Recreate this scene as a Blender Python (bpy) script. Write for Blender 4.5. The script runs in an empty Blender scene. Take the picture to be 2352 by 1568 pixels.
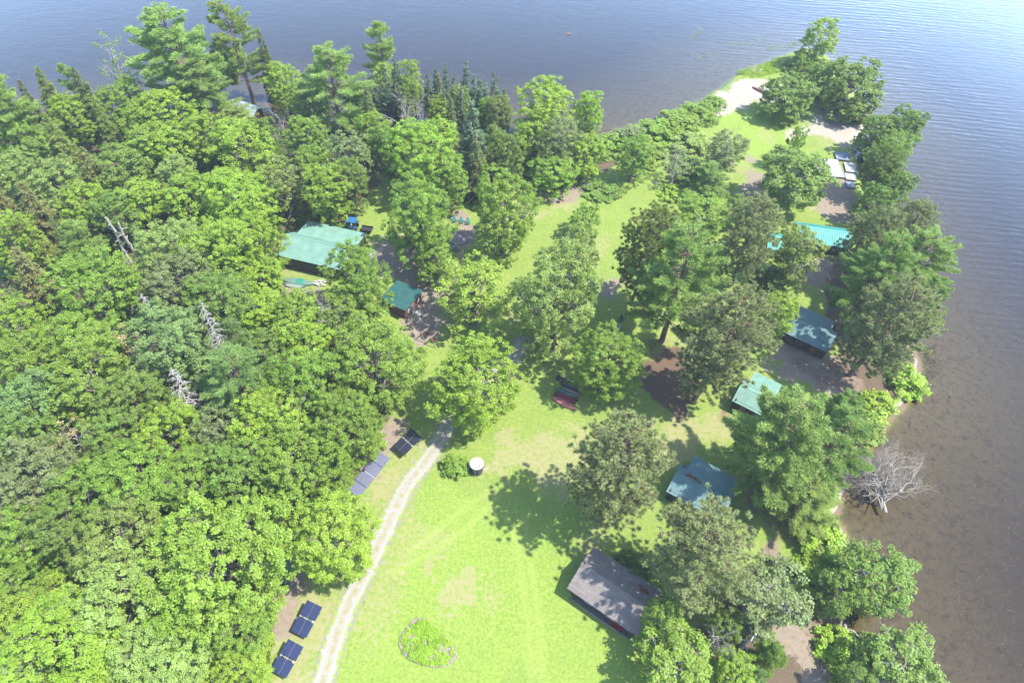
import bpy, math, numpy as np
from mathutils import Vector, Matrix
R = math.radians
SC = bpy.context.scene
COL = SC.collection
rng = np.random.default_rng(7)

# ---------------------------------------------------------------- camera
H = 90.0
F = 1568.0                       # focal length in units of a 2352 wide frame
NAD = (1075.0, 2080.0)           # where the plumb line meets the frame
_d = np.array([(NAD[0]-1176)/F, -(NAD[1]-784)/F, -1.0]); _d /= np.linalg.norm(_d)
_u = -_d
_fw = np.array([0, 0, -1.0]); _y = _fw-(_fw@_u)*_u; _y /= np.linalg.norm(_y)
_x = np.cross(_y, _u)
CM = np.array([_x, _y, _u])
def G(px, py, z=0.0):
    """survey point: where the sight line through a photo point meets height z"""
    r = CM@np.array([(px-1176)/F, -(py-784)/F, -1.0])
    return np.array([0, 0, H])+(z-H)/r[2]*r
def depth_at(p):
    return -(CM.T@(np.array(p)-[0, 0, H]))[2]
cam = bpy.data.cameras.new('camera'); cam.sensor_width = 36; cam.lens = 36*F/2352
cam.clip_end = 9000; cam.clip_start = 1
camo = bpy.data.objects.new('camera', cam); COL.objects.link(camo)
camo.matrix_world = Matrix.Translation((0, 0, H)) @ Matrix([list(r) for r in CM]).to_4x4()
SC.camera = camo

# ---------------------------------------------------------------- world and sun
SUN_EL, SUN_AZ = 60, (1.0, -0.12)
w = bpy.data.worlds.new('World'); SC.world = w; w.use_nodes = True
nt = w.node_tree; nt.nodes.clear()
sky = nt.nodes.new('ShaderNodeTexSky'); sky.sky_type = 'NISHITA'; sky.sun_disc = False
sky.sun_elevation = R(SUN_EL); sky.sun_rotation = math.atan2(SUN_AZ[0], SUN_AZ[1])
sky.air_density = 1.0; sky.dust_density = 0.6; sky.altitude = 200
bg = nt.nodes.new('ShaderNodeBackground'); bg.inputs[1].default_value = 0.15
out = nt.nodes.new('ShaderNodeOutputWorld')
nt.links.new(sky.outputs[0], bg.inputs[0]); nt.links.new(bg.outputs[0], out.inputs[0])
sd = bpy.data.lights.new('sun', 'SUN'); sd.energy = 3.2; sd.angle = R(0.53); sd.color = (1, .955, .88)
so = bpy.data.objects.new('sun', sd); COL.objects.link(so)
_a = np.array([SUN_AZ[0], SUN_AZ[1], 0]); _a /= np.linalg.norm(_a)
sv = Vector((_a[0]*math.cos(R(SUN_EL)), _a[1]*math.cos(R(SUN_EL)), math.sin(R(SUN_EL))))
so.rotation_euler = sv.to_track_quat('Z', 'Y').to_euler(); so.location = sv*300
SC.view_settings.view_transform = 'Standard'; SC.view_settings.look = 'None'
SC.view_settings.exposure = 2.02; SC.view_settings.gamma = 1.0; SC.view_settings.use_curve_mapping = False
SC.cycles.max_bounces = 6; SC.cycles.diffuse_bounces = 4; SC.cycles.glossy_bounces = 2
SC.cycles.transmission_bounces = 3; SC.cycles.transparent_max_bounces = 6
SC.cycles.caustics_reflective = False; SC.cycles.caustics_refractive = False

# ---------------------------------------------------------------- materials
class NB:
    def __init__(s, name):
        s.m = bpy.data.materials.new(name); s.m.use_nodes = True
        s.t = s.m.node_tree; s.t.nodes.clear()
        s.o = s.t.nodes.new('ShaderNodeOutputMaterial')
    def n(s, ty, **k):
        x = s.t.nodes.new('ShaderNode'+ty)
        for a, b in k.items(): setattr(x, a, b)
        return x
    def l(s, a, b): s.t.links.new(a, b)
    def put(s, sock, v):
        if isinstance(v, bpy.types.NodeSocket): s.l(v, sock)
        elif isinstance(v, tuple) and sock.type == 'RGBA': sock.default_value = (*v[:3], 1)
        else: sock.default_value = v
    def math(s, op, a, b=0.0, c=None, clamp=False):
        x = s.n('Math', operation=op, use_clamp=clamp); s.put(x.inputs[0], a); s.put(x.inputs[1], b)
        if c is not None: s.put(x.inputs[2], c)
        return x.outputs[0]
    def mix(s, f, a, b, blend='MIX'):
        x = s.n('Mix', data_type='RGBA', blend_type=blend)
        s.put(x.inputs[0], f); s.put(x.inputs[6], a); s.put(x.inputs[7], b); return x.outputs[2]
    def noise(s, vec, scale, detail=3, rough=.55, dist=0.0):
        x = s.n('TexNoise'); s.l(vec, x.inputs['Vector']); x.inputs['Scale'].default_value = scale
        x.inputs['Detail'].default_value = detail; x.inputs['Roughness'].default_value = rough
        x.inputs['Distortion'].default_value = dist
        return x.outputs['Fac']
    def coord(s, which='Object'): return s.n('TexCoord').outputs[which]
    def ramp(s, f, lo, hi):
        x = s.n('MapRange', clamp=True); s.put(x.inputs[0], f)
        x.inputs[1].default_value = lo; x.inputs[2].default_value = hi
        return x.outputs[0]
    def bump(s, h, strength=.3, dist=.05):
        x = s.n('Bump'); s.l(h, x.inputs['Height']); x.inputs['Strength'].default_value = strength
        x.inputs['Distance'].default_value = dist; return x.outputs[0]
    def principled(s, base, rough=.7, spec=.3, metal=0., normal=None):
        x = s.n('BsdfPrincipled'); s.put(x.inputs['Base Color'], base); s.put(x.inputs['Roughness'], rough)
        x.inputs['Specular IOR Level'].default_value = spec; x.inputs['Metallic'].default_value = metal
        if normal is not None: s.l(normal, x.inputs['Normal'])
        return x.outputs[0]
    def done(s, sh): s.l(sh, s.o.inputs[0]); return s.m

def simple(name, col, rough=.7, spec=.3, metal=0., var=.25, scale=3., bump=.0, dirt=None):
    b = NB(name); c = b.coord(); f = b.noise(c, scale, 4)
    dark = tuple(v*(1-var) for v in col); light = tuple(min(1, v*(1+var)) for v in col)
    base = b.mix(b.ramp(f, .3, .7), dark, light)
    if dirt: base = b.mix(b.ramp(b.noise(c, scale*.35, 5, .65), .55, .75), base, dirt)
    return b.done(b.principled(base, rough, spec, metal, b.bump(f, bump, .03) if bump else None))

def leaf_mat(name, trans=.5, spec=.35, rough=.5):
    b = NB(name)
    oc = b.n('ObjectInfo').outputs['Color']
    isl = b.n('NewGeometry').outputs['Random Per Island']
    nz = b.noise(b.coord(), .55, 2)
    v = b.math('ADD', b.math('MULTIPLY', isl, .5), b.math('MULTIPLY', nz, .9))
    v = b.math('ADD', v, .3)
    hs = b.n('HueSaturation'); b.l(oc, hs.inputs['Color']); b.l(v, hs.inputs['Value'])
    b.l(b.math('ADD', .485, b.math('MULTIPLY', isl, .03)), hs.inputs['Hue'])
    col = hs.outputs[0]
    tr = b.n('BsdfTranslucent'); b.l(b.mix(.55, col, (1.0, 1.0, .5), 'MULTIPLY'), tr.inputs[0])
    ms = b.n('MixShader'); ms.inputs[0].default_value = trans
    b.l(b.principled(col, rough, spec), ms.inputs[1]); b.l(tr.outputs[0], ms.inputs[2])
    return b.done(ms.outputs[0])
LEAF = leaf_mat('broad_leaf'); NEEDLE = leaf_mat('needle_foliage', .45, .3, .55)
def bark_mat(name, c1, c2, scale=4):
    b = NB(name); c = b.coord(); mp = b.n('Mapping'); mp.inputs['Scale'].default_value = (1, 1, .25); b.l(c, mp.inputs[0])
    f = b.noise(mp.outputs[0], scale, 5, .7)
    return b.done(b.principled(b.mix(b.ramp(f, .35, .65), c1, c2), .9, .1, 0, b.bump(f, .5, .05)))
BARK = bark_mat('grey_bark', (.075, .065, .055), (.15, .135, .12))
PBARK = bark_mat('pine_bark', (.09, .06, .045), (.22, .16, .12))
WBARK = bark_mat('white_bark', (.16, .15, .138), (.30, .29, .27), 6)
DEAD = bark_mat('weathered_wood', (.22, .20, .18), (.37, .345, .315), 5)
DEADP = bark_mat('dead_twigs', (.20, .17, .145), (.31, .275, .24), 5)

# ---------------------------------------------------------------- mesh helpers
class MB:
    def __init__(s): s.v = []; s.f = []
    def add(s, v, f):
        o = len(s.v); s.v += [tuple(map(float, p)) for p in v]; s.f += [tuple(i+o for i in q) for q in f]
    def box(s, x0, x1, y0, y1, z0, z1):
        s.add([(x, y, z) for z in (z0, z1) for x, y in ((x0, y0), (x1, y0), (x1, y1), (x0, y1))],
              [(0, 3, 2, 1), (4, 5, 6, 7), (0, 1, 5, 4), (1, 2, 6, 5), (2, 3, 7, 6), (3, 0, 4, 7)])
    def beam(s, a, b, w, h, up=(0, 0, 1)):
        a, b = np.array(a, float), np.array(b, float); d = (b-a)/np.linalg.norm(b-a)
        x = np.cross(d, up)
        if np.linalg.norm(x) < 1e-4: x = np.cross(d, (0, 1, 0))
        x /= np.linalg.norm(x); y = np.cross(x, d)
        c = [p+x*sx*w/2+y*sy*h/2 for p in (a, b) for sx, sy in ((-1, -1), (1, -1), (1, 1), (-1, 1))]
        s.add(c, [(0, 3, 2, 1), (4, 5, 6, 7), (0, 1, 5, 4), (1, 2, 6, 5), (2, 3, 7, 6), (3, 0, 4, 7)])
    def tube(s, pts, rad, n=6, cap=True):
        pts = [np.array(p, float) for p in pts]; vs = []; fs = []
        ref = np.array([.31, .77, .56])
        for i, p in enumerate(pts):
            d = pts[min(i+1, len(pts)-1)]-pts[max(i-1, 0)]; d /= (np.linalg.norm(d)+1e-9)
            x = np.cross(d, ref); x /= (np.linalg.norm(x)+1e-9); y = np.cross(d, x)
            r = rad[i] if hasattr(rad, '__len__') else rad
            for k in range(n):
                t = 2*math.pi*k/n; vs.append(p+r*(math.cos(t)*x+math.sin(t)*y))
        for i in range(len(pts)-1):
            for k in range(n):
                a = i*n+k; b = i*n+(k+1) % n; fs.append((a, b, b+n, a+n))
        if cap:
            fs.append(tuple(range(n))[::-1]); fs.append(tuple((len(pts)-1)*n+k for k in range(n)))
        s.add(vs, fs)
    def prism(s, poly, z0, z1):
        n = len(poly)
        s.add([(x, y, z0) for x, y in poly]+[(x, y, z1) for x, y in poly],
              [tuple(range(n))[::-1], tuple(range(n, 2*n))]+[(i, (i+1) % n, n+(i+1) % n, n+i) for i in range(n)])
    def slab(s, q, t):
        """a plank through 4 corners, thickness t downwards"""
        q = [np.array(p, float) for p in q]
        s.add(q+[p-np.array([0, 0, t]) for p in q],
              [(0, 1, 2, 3), (7, 6, 5, 4), (0, 4, 5, 1), (1, 5, 6, 2), (2, 6, 7, 3), (3, 7, 4, 0)])
    def mesh(s, name):
        me = bpy.data.meshes.new(name); me.from_pydata(s.v, [], s.f); me.validate(); return me
def link(name, me, mat=None, parent=None):
    if isinstance(me, MB): me = me.mesh(name)
    o = bpy.data.objects.new(name, me); COL.objects.link(o)
    if mat is not None and not me.materials: me.materials.append(mat)
    if parent is not None: o.parent = parent
    return o
def tag(o, label=None, cat=None, group=None, kind=None):
    if label: o['label'] = label
    if cat: o['category'] = cat
    if group: o['group'] = group
    if kind: o['kind'] = kind
    return o
def thing(name, label, cat, loc=(0, 0, 0), rz=0., group=None):
    o = bpy.data.objects.new(name, None); COL.objects.link(o); o.empty_display_size = .3
    o.location = tuple(map(float, loc)); o.rotation_euler = (0, 0, rz); return tag(o, label, cat, group)
def copy_tree(o, parent=None):
    c = o.copy(); COL.objects.link(c)
    if parent is not None: c.parent = parent
    for ch in o.children: copy_tree(ch, c)
    return c
def npmesh(name, V, Fc, k):
    me = bpy.data.meshes.new(name); V = np.asarray(V, np.float32); Fc = np.asarray(Fc, np.int32)
    me.vertices.add(len(V)); me.vertices.foreach_set('co', V.ravel())
    me.loops.add(Fc.size); me.loops.foreach_set('vertex_index', Fc.ravel())
    me.polygons.add(len(Fc)); me.polygons.foreach_set('loop_start', np.arange(0, Fc.size, k, dtype=np.int32))
    me.polygons.foreach_set('loop_total', np.full(len(Fc), k, np.int32))
    me.update(calc_edges=True); return me
# ---------------------------------------------------------------- foliage builders
def unit(a): return a/(np.linalg.norm(a, axis=-1, keepdims=True)+1e-9)
def rdir(n): return unit(rng.normal(size=(n, 3)))
def leaf_quads(P, N, size, aspect=.75):
    """one folded leaf spray (a bent quad) for every point P with normal N"""
    n = len(P); t = unit(np.cross(N, rdir(n))); b = np.cross(N, t)
    s = size*rng.uniform(.65, 1.3, (n, 1))
    fold = N*s*rng.uniform(-.25, .1, (n, 1))
    V = np.stack([P-t*s*.5, P-b*s*.5*aspect+fold*.4, P+t*s*.5+fold, P+b*s*.5*aspect+fold*.4], 1).reshape(-1, 3)
    return V, np.arange(4*n).reshape(-1, 4)
def blades(P, D, length, width):
    """needle sprays: narrow triangles from P along D"""
    n = len(P); sd = unit(np.cross(D, rdir(n)))
    L = length*rng.uniform(.7, 1.25, (n, 1)); W = width*rng.uniform(.7, 1.3, (n, 1))
    V = np.stack([P-sd*W*.5, P+sd*W*.5, P+D*L], 1).reshape(-1, 3)
    return V, np.arange(3*n).reshape(-1, 3)
UP = np.array([0, 0, 1.0])
def bend(a, b, k=4, amp=.08):
    a, b = np.array(a, float), np.array(b, float); L = np.linalg.norm(b-a)
    pts = [a+(b-a)*i/k for i in range(k+1)]
    for i in range(1, k): pts[i] = pts[i]+rng.normal(size=3)*L*amp
    return pts
def lerp_r(r0, r1, n): return [r0+(r1-r0)*i/(n-1) for i in range(n)]

def broadleaf(h, rad, zb=.22, nl=16, nc=15, nv=46, ls=.36, cr=.62, gap=0., wood=BARK, limbs=True, peak=.58, gaps=0.0, lean=0):
    """tapering trunk with limbs, lobes on the limbs, leaf clumps on the lobes"""
    z0 = zb*h; cz = z0+(h-z0)*peak*.9; lob = []
    for i in range(nl):
        t = (i+.5)/nl; z = z0+(h-z0)*(t**.85)*.9
        e = (z-cz)/((h-cz) if z > cz else (cz-z0)*1.15); pr = math.sqrt(max(.04, 1-e*e))
        a = i*2.399+rng.uniform(-.5, .5); q = rng.uniform(.45, .74)*rad*pr
        lob.append((np.array([q*math.cos(a), q*math.sin(a), z]), rad*rng.uniform(.30, .44)))
    lob.append((np.array([rng.uniform(-.1, .1)*rad, rng.uniform(-.1, .1)*rad, h-rad*.3]), rad*.36))
    Vs = []; P = []; N = []
    for c, r in lob:
        k = max(4, int(nc*(r/(.37*rad))**2)); d = rdir(k*2)
        out = unit(c*[1, 1, 0]+1e-6)
        d = d[(d@(out*.7+UP*.75)) > -.55][:k]
        for q in d:
            if rng.random() < gaps: continue
            cc = c+r*q*[1, 1, .8]*rng.uniform(.7, 1.05); m = int(nv*rng.uniform(.6, 1.3)); ck = cr*rng.uniform(.7, 1.35)
            p = rdir(m)*(rng.random((m, 1))**.45)*ck*[1, 1, .55]
            P.append(cc+p); N.append(unit(q*.4+UP*.9+rng.normal(size=(m, 3))*.6+unit(p+1e-6)*.3))
    P = np.concatenate(P); N = np.concatenate(N)
    V, Fq = leaf_quads(P, N, ls)
    crown = npmesh('crown', V, Fq, 4)
    tk = MB(); r0 = .018*h+.03*rad+.02
    tp = bend((0, 0, -.3), (0, 0, h*.8), 5, .012); tk.tube(tp, [r0*1.25, r0, r0*.85, r0*.65, r0*.4, r0*.12], 8)
    if limbs:
        for c, r in lob[:-1]:
            zs = np.clip(c[2]-np.linalg.norm(c[:2])*.75, h*.12, h*.68); tt = zs/(h*.8)
            a = np.array([0, 0, zs]); b = c+rng.normal(size=3)*r*.2
            pts = bend(a, b, 4, .06); rr = r0*(.5-.3*tt); tk.tube(pts, lerp_r(rr, rr*.3, 5), 5, False)
            for _ in range(4):
                e = b+rdir(1)[0]*r*[.95, .95, .8]; tk.tube(bend(b, e, 2, .1), [rr*.3, rr*.18, rr*.05], 4, False)
    return tk.mesh('trunk'), crown, wood, LEAF, h, rad, .56

def red_pine(h, rad, nl=17, wood=PBARK):
    z0 = h*.2; cz = z0+(h-z0)*.5; P = []; D = []; tk = MB(); r0 = .012*h+.08
    tk.tube(bend((0, 0, -.3), (0, 0, h*.95), 6, .008), lerp_r(r0*1.2, r0*.25, 7), 8)
    for i in range(nl*5):
        t = (i+.5)/(nl*5); z = z0+(h-z0)*t
        e = (z-cz)/((h-cz) if z > cz else (cz-z0)*1.2); pr = math.sqrt(max(.05, 1-e*e))
        a = i*2.399+rng.uniform(-.4, .4); q = rad*pr*rng.uniform(.6, 1.03); end = np.array([q*math.cos(a), q*math.sin(a), z+.15*q])
        st = np.array([0, 0, max(z0*.8, z-.12*q)]); pts = bend(st, end, 3, .05); tk.tube(pts, lerp_r(.05+.006*q, .025, 4), 4, False)
        nt_ = max(7, int(q*3.0))
        for s in range(nt_):
            f = 1-.62*(s/nt_)**1.1 if s else 1.0
            base = st+(end-st)*f; off = rng.normal(size=3)*[.55, .55, .45]*(1.25-.4*f); c = base+off
            if s % 3 == 0: tk.tube([base, c], [.025, .015], 3, False)
            m = 50; d = rdir(m); d[:, 2] = d[:, 2]*.8+.35; d = unit(d)
            P.append(c+d*.05); D.append(d)
    V, Fq = blades(np.concatenate(P), np.concatenate(D), 0.38, .105)
    return tk.mesh('trunk'), npmesh('crown', V, Fq, 3), wood, NEEDLE, h, rad, .6

def white_pine(h, rad, zb=.22, step=.95, per=5, dens=1.0, wood=PBARK, full=.55):
    z0 = h*zb; P = []; D = []; tk = MB(); r0 = .012*h+.08
    tk.tube(bend((0, 0, -.3), (0, 0, h*.98), 6, .008), lerp_r(r0*1.2, r0*.15, 7), 8)
    z = z0
    while z < h-.3:
        t = (z-z0)/(h-z0)
        env = rad*1.12*(min(1, (1-t)**.5*1.12))*(.78+.22*min(1, t/.25))
        for k in range(per):
            if rng.random() < .12: continue
            a = rng.uniform(0, 2*math.pi); L = max(.5, env*rng.uniform(.55, 1.12)); rise = L*rng.uniform(-.05, .22)+.12*L*(t*2-.6)
            st = np.array([0, 0, z+rng.uniform(-.3, .3)]); o = np.array([math.cos(a), math.sin(a), 0]); sdv = np.array([-o[1], o[0], 0])
            pts = [st, st+o*L*.5+UP*rise*.3, st+o*L+UP*(rise+.06*L)]
            tk.tube(pts, lerp_r(.03+.009*L, .015, 3), 4, False)
            ns = max(3, int(L/.4*dens))
            for s in range(ns):
                f = 1-(full+.1)*s/ns; p = (pts[0]*(1-f)**2+2*f*(1-f)*pts[1]+f*f*pts[2]); wd = (.16+.34*L/rad)*(1.15-f)*1.9
                for side in (-1, 0, 1):
                    c = p+sdv*side*wd*rng.uniform(.5, 1.1)+UP*rng.uniform(-.05, .15)
                    m = 23; d = unit(o*.65+sdv*side*.55+UP*.55+rng.normal(size=(m, 3))*.55)
                    P.append(c+rng.normal(size=(m, 3))*.13); D.append(d)
        z += step*rng.uniform(.75, 1.2)
    m = 30; P.append(np.tile([0, 0, h-.4], (m, 1))+rng.normal(size=(m, 3))*.2); D.append(unit(rdir(m)+UP))
    V, Fq = blades(np.concatenate(P), np.concatenate(D), .37, .10)
    return tk.mesh('trunk'), npmesh('crown', V, Fq, 3), wood, NEEDLE, h, rad, .52

def spruce(h, rad, zb=.06, step=.42, droop=.25, per=8, wood=PBARK, ragged=.15):
    z0 = h*zb; P = []; D = []; tk = MB(); r0 = .011*h+.04
    tk.tube([(0, 0, -.3), (0, 0, h*.5), (0, 0, h)], [r0*1.2, r0*.7, .02], 7)
    z = z0
    while z < h-.1:
        t = (z-z0)/(h-z0); env = rad*(1-t)**.85+.08
        for k in range(max(4, int(per*(.5+.7*(1-t))))):
            if rng.random() < ragged: continue
            a = rng.uniform(0, 2*math.pi); L = env*rng.uniform(.7, 1.1); o = np.array([math.cos(a), math.sin(a), 0]); sdv = np.array([-o[1], o[0], 0])
            st = np.array([0, 0, z+rng.uniform(-.15, .15)]); ns = max(2, int(L/.22))
            if L > .8: tk.tube([st, st+o*L-UP*droop*L*.6], [.03, .008], 3, False)
            for s in range(ns):
                f = 1-.85*s/ns; p = st+o*L*f-UP*droop*L*f*f+UP*.12*L*max(0, f-.75); wd = (1.1-f)*L*.42
                m = 9; side = rng.uniform(-1, 1, (m, 1))
                d = unit(o*.8+sdv*side*.9-UP*.1+rng.normal(size=(m, 3))*.35)
                P.append(p+sdv*side*wd+rng.normal(size=(m, 3))*.05); D.append(d)
        z += step*rng.uniform(.8, 1.2)
    m = 14; P.append(np.tile([0, 0, h-.35], (m, 1))); D.append(unit(rdir(m)*.5+UP))
    V, Fq = blades(np.concatenate(P), np.concatenate(D), .42, .17)
    return tk.mesh('trunk'), npmesh('crown', V, Fq, 3), wood, NEEDLE, h, rad, .48

def shrub(h, rad, n=70, nv=34, ls=.24, cr=.38):
    P = []; N = []; tk = MB()
    for i in range(n):
        d = rdir(1)[0]; d[2] = abs(d[2]); f = rng.uniform(.55, 1)
        c = d*[rad, rad, h*.86]*f; ck = cr*rng.uniform(.7, 1.3)
        p = rdir(nv)*(rng.random((nv, 1))**.45)*ck*[1, 1, .7]; P.append(c+p); N.append(unit(d*.5+UP*.8+rng.normal(size=(nv, 3))*.5))
        if i % 4 == 0: tk.tube(bend((d[0]*.15, d[1]*.15, -.1), c, 3, .05), [.04, .03, .02, .01], 4, False)
    V, Fq = leaf_quads(np.concatenate(P), np.concatenate(N), ls)
    return tk.mesh('stems'), npmesh('foliage', V, Fq, 4), BARK, LEAF, h, rad, .5

def dead_broad(h, rad, spread=.55, depth=4, r0=.2, mat=DEAD, start=.35, kids=4, curl=.1):
    tr = MB(); br = MB(); top = np.array([rng.uniform(-.1, .1)*h, rng.uniform(-.1, .1)*h, h*.72])
    tp = bend((0, 0, -.3), top, 5, .025); tr.tube(tp, lerp_r(r0*1.15, r0*.35, 6), 8)
    def grow(p, d, L, r, k):
        e = p+d*L; pts = bend(p, e, 3, curl); br.tube(pts, lerp_r(r, r*.5, 4), 5 if k > 2 else 3, False)
        if k == 0: return
        for i in range(3):
            f = (.45, .75, 1.0)[i]; b = pts[0]+(pts[-1]-pts[0])*f
            nd = unit(d+rdir(1)[0]*.85+UP*.12); grow(b, nd, L*rng.uniform(.5, .72), r*.55, k-1)
    n = kids*2
    for i in range(n):
        f = start+(1-start)*i/(n-1); b = np.array(tp[0])+(top-np.array(tp[0]))*f; a = i*2.4+rng.uniform(-.5, .5)
        o = np.array([math.cos(a), math.sin(a), 0]); L = rad*rng.uniform(.55, .85)*(1.15-.45*f)
        grow(b, unit(o*spread*1.6+UP*(.45+.5*f)), L, r0*(.55-.3*f), depth-1)
    return tr.mesh('trunk'), br.mesh('branches'), mat, mat, h, rad, .6

def dead_conifer(h, rad, mat=DEAD, n=75, droop=.25, r0=.15, zb=.2):
    tr = MB(); br = MB(); tr.tube(bend((0, 0, -.3), (0, 0, h), 5, .01), lerp_r(r0*1.2, .03, 6), 7)
    for i in range(n):
        t = (i+.5)/n; z = h*(zb+(.98-zb)*t); a = i*2.4+rng.uniform(-.6, .6); L = rad*(1-t*.75)*rng.uniform(.5, 1.1)
        o = np.array([math.cos(a), math.sin(a), 0]); sdv = np.array([-o[1], o[0], 0]); st = np.array([0, 0, z])
        pts = [st, st+o*L*.5+UP*.05*L, st+o*L-UP*droop*L+sdv*rng.uniform(-.25, .25)*L]
        br.tube(pts, [.05, .035, .012], 4, False)
        for s in range(5):
            f = rng.uniform(.3, .95); p = st+(pts[2]-st)*f; e = p+(o*.4+sdv*rng.choice([-1, 1])*.8+UP*rng.uniform(-.4, .3))*L*.32
            br.tube([p, e], [.022, .008], 3, False)
    return tr.mesh('trunk'), br.mesh('branches'), mat, mat, h, rad, .55

def snag(h, rad):
    tr = MB(); br = MB()
    tr.tube(bend((0, 0, -.3), (0, 0, h), 4, .008), [.16, .14, .13, .11, .07], 8)
    for i in range(7):
        z = h*(.35+.09*i); a = i*2.4; o = np.array([math.cos(a), math.sin(a), .3]); br.tube([(0, 0, z), np.array([0, 0, z])+o*rad*rng.uniform(.4, 1)], [.06, .02], 4)
    return tr.mesh('trunk'), br.mesh('branches'), DEAD, DEAD, h, rad, .6

PROTO = {
 'maple_l': [broadleaf(16, 7.2, .14, 26, 26, 74, .235, .56) for _ in range(4)],
 'maple_m': [broadleaf(12, 4.6, .14, 22, 20, 54, .225, .46) for _ in range(4)],
 'maple_s': [broadleaf(6, 2.6, .10, 14, 11, 36, .22, .34) for _ in range(3)],
 'open_m':  [broadleaf(14, 5.2, .2, 24, 15, 34, .28, .5, gaps=.22, wood=BARK) for _ in range(2)],
 'poplar':  [broadleaf(13, 4.2, .2, 20, 13, 52, .28, .55, gaps=.1, wood=WBARK) for _ in range(3)],
 'birch':   [broadleaf(11, 4.4, .18, 20, 14, 52, .27, .55, gaps=.06, wood=WBARK) for _ in range(3)],
 'willow':  [broadleaf(10, 5, .04, 26, 19, 50, .27, .48) for _ in range(2)],
 'sparse':  [broadleaf(11, 3.4, .25, 14, 6, 22, .26, .5, gaps=.4, wood=WBARK) for _ in range(2)],
 'red_pine': [red_pine(19, 5.6, 21) for _ in range(3)],
 'white_pine': [white_pine(21, 5.6, per=6) for _ in range(3)],
 'plume_pine': [white_pine(12, 3.2, .12, 1.0, 5, 1.1, full=.75)],
 'spruce':  [spruce(14, 2.8, .06, .42, .3, 11, ragged=.12) for _ in range(2)],
 'fir':     [spruce(11, 1.6, .05, .38, .12, 8) for _ in range(3)],
 'shrub':   [shrub(2.6, 2.0) for _ in range(4)],
 'tall_shrub': [shrub(4.5, 2.4, 110, 36, .26, .42) for _ in range(2)],
 'dead_b':  [dead_broad(11, 4.2, depth=4) for _ in range(3)],
 'dead_c':  [dead_conifer(11, 2.6) for _ in range(3)],
 'snag':    [snag(8, .8) for _ in range(2)],
}
COLS = dict(lime=(.205, .345, .036), green=(.165, .285, .038), mid=(.14, .24, .042), deep=(.085, .165, .030), grey=(.17, .24, .085),
            blue=(.15, .26, .075), yellow=(.215, .34, .042), olive=(.17, .245, .055), brownish=(.185, .215, .075), spruce=(.13, .18, .068),
            fir=(.115, .19, .105), pale=(.20, .315, .075), wpine=(.175, .29, .075), rpine=(.205, .27, .11), dying=(.34, .31, .16))
KINDN = dict(maple_l=('maple_tree', 'maple'), maple_m=('broadleaf_tree', 'tree'), maple_s=('young_maple', 'small tree'), open_m=('open_crowned_tree', 'tree'),
             poplar=('poplar_tree', 'tree'), birch=('birch_tree', 'birch'), sparse=('thin_crowned_tree', 'tree'), willow=('shore_willow', 'willow'), red_pine=('red_pine', 'pine'),
             white_pine=('white_pine', 'pine'), plume_pine=('young_white_pine', 'pine'), spruce=('spruce_tree', 'spruce'), fir=('fir_tree', 'fir'),
             shrub=('shrub', 'shrub'), tall_shrub=('tall_shrub', 'shrub'), dead_b=('dead_tree', 'dead tree'), dead_c=('dead_conifer', 'dead tree'), snag=('tree_snag', 'dead tree'))
GROUPS = dict(fir='dark firs along the far shore')
_cnt = {}
def tree(kind, px, py, wpx, h, col, label, group=None, lean=(0, 0), zc=None, at=None, yaw=None, base=0.0):
    """a tree whose crown middle was sighted at photo point (px, py), crown wpx wide, h metres tall"""
    k = _cnt[kind] = _cnt.get(kind, -1)+1
    tm, cm_, wm, lm, ph, pr, zf = PROTO[kind][k % len(PROTO[kind])]
    p = G(px, py, h*(zc or zf)); r = wpx/2*depth_at(p)/F
    nm, cat = KINDN[kind]
    loc = (p[0], p[1], base) if at is None else at
    e = thing(nm, label, cat, loc, rng.uniform(0, 6.28) if yaw is None else yaw, group)
    e.rotation_euler = (R(lean[0]+rng.normal()*1.6), R(lean[1]+rng.normal()*1.6), e.rotation_euler[2])
    s = r/pr; e.scale = (s, s, h/ph)
    parts = ('stems', 'foliage') if 'shrub' in kind else (('trunk', 'branches') if kind[:4] in ('dead', 'snag') else ('trunk', 'crown'))
    link(parts[0], tm, wm, e); c = link(parts[1], cm_, lm, e)
    if col:
        v = np.array(COLS[col])*np.array([1.3, 1.14, 1.12])*rng.uniform(.9, 1.08)*rng.uniform(.965, 1.035, 3); c.color = (*map(float, v), 1)
    return e
# ---------------------------------------------------------------- ground, lake bed and water
WZ = -0.4
SHORE = [(-500, 420), (-100, 335), (60, 305), (200, 280), (400, 264), (540, 258), (600, 252), (660, 268), (760, 285), (900, 292), (1000, 292), (1150, 300), (1300, 306),
 (1390, 300), (1450, 288), (1540, 262), (1620, 222), (1655, 200), (1690, 170), (1740, 148), (1800, 124), (1850, 110), (1900, 127), (1945, 190), (1985, 240), (2000, 265),
 (1992, 300), (1965, 335), (1975, 390), (1990, 450), (2000, 520), (2030, 600), (2070, 700), (2100, 790), (2114, 840), (2108, 885), (2088, 930), (2050, 970), (2010, 1015),
 (1988, 1060), (1955, 1110), (1930, 1190), (1945, 1215), (1950, 1260), (1955, 1330), (1945, 1390), (1950, 1440), (1968, 1490), (1985, 1540), (2010, 1600)]
shore = [G(x, y, WZ)[:2] for x, y in SHORE]+[np.array(p, float) for p in ((50, 8), (60, -40), (300, -3000), (-3000, -3000), (-3000, 150))]
def W2(pts, z=0.): return [G(x, y, z)[:2] for x, y in pts]
def axis(a, b, st, far):
    m = np.arange(a, b+st/2, st); o = []; s = st; p = b
    while p < far: s *= 1.5; p += s; o.append(p)
    q = []; s = st; p = a
    while p > -far: s *= 1.5; p -= s; q.append(p)
    return np.concatenate([q[::-1], m, o])
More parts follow.
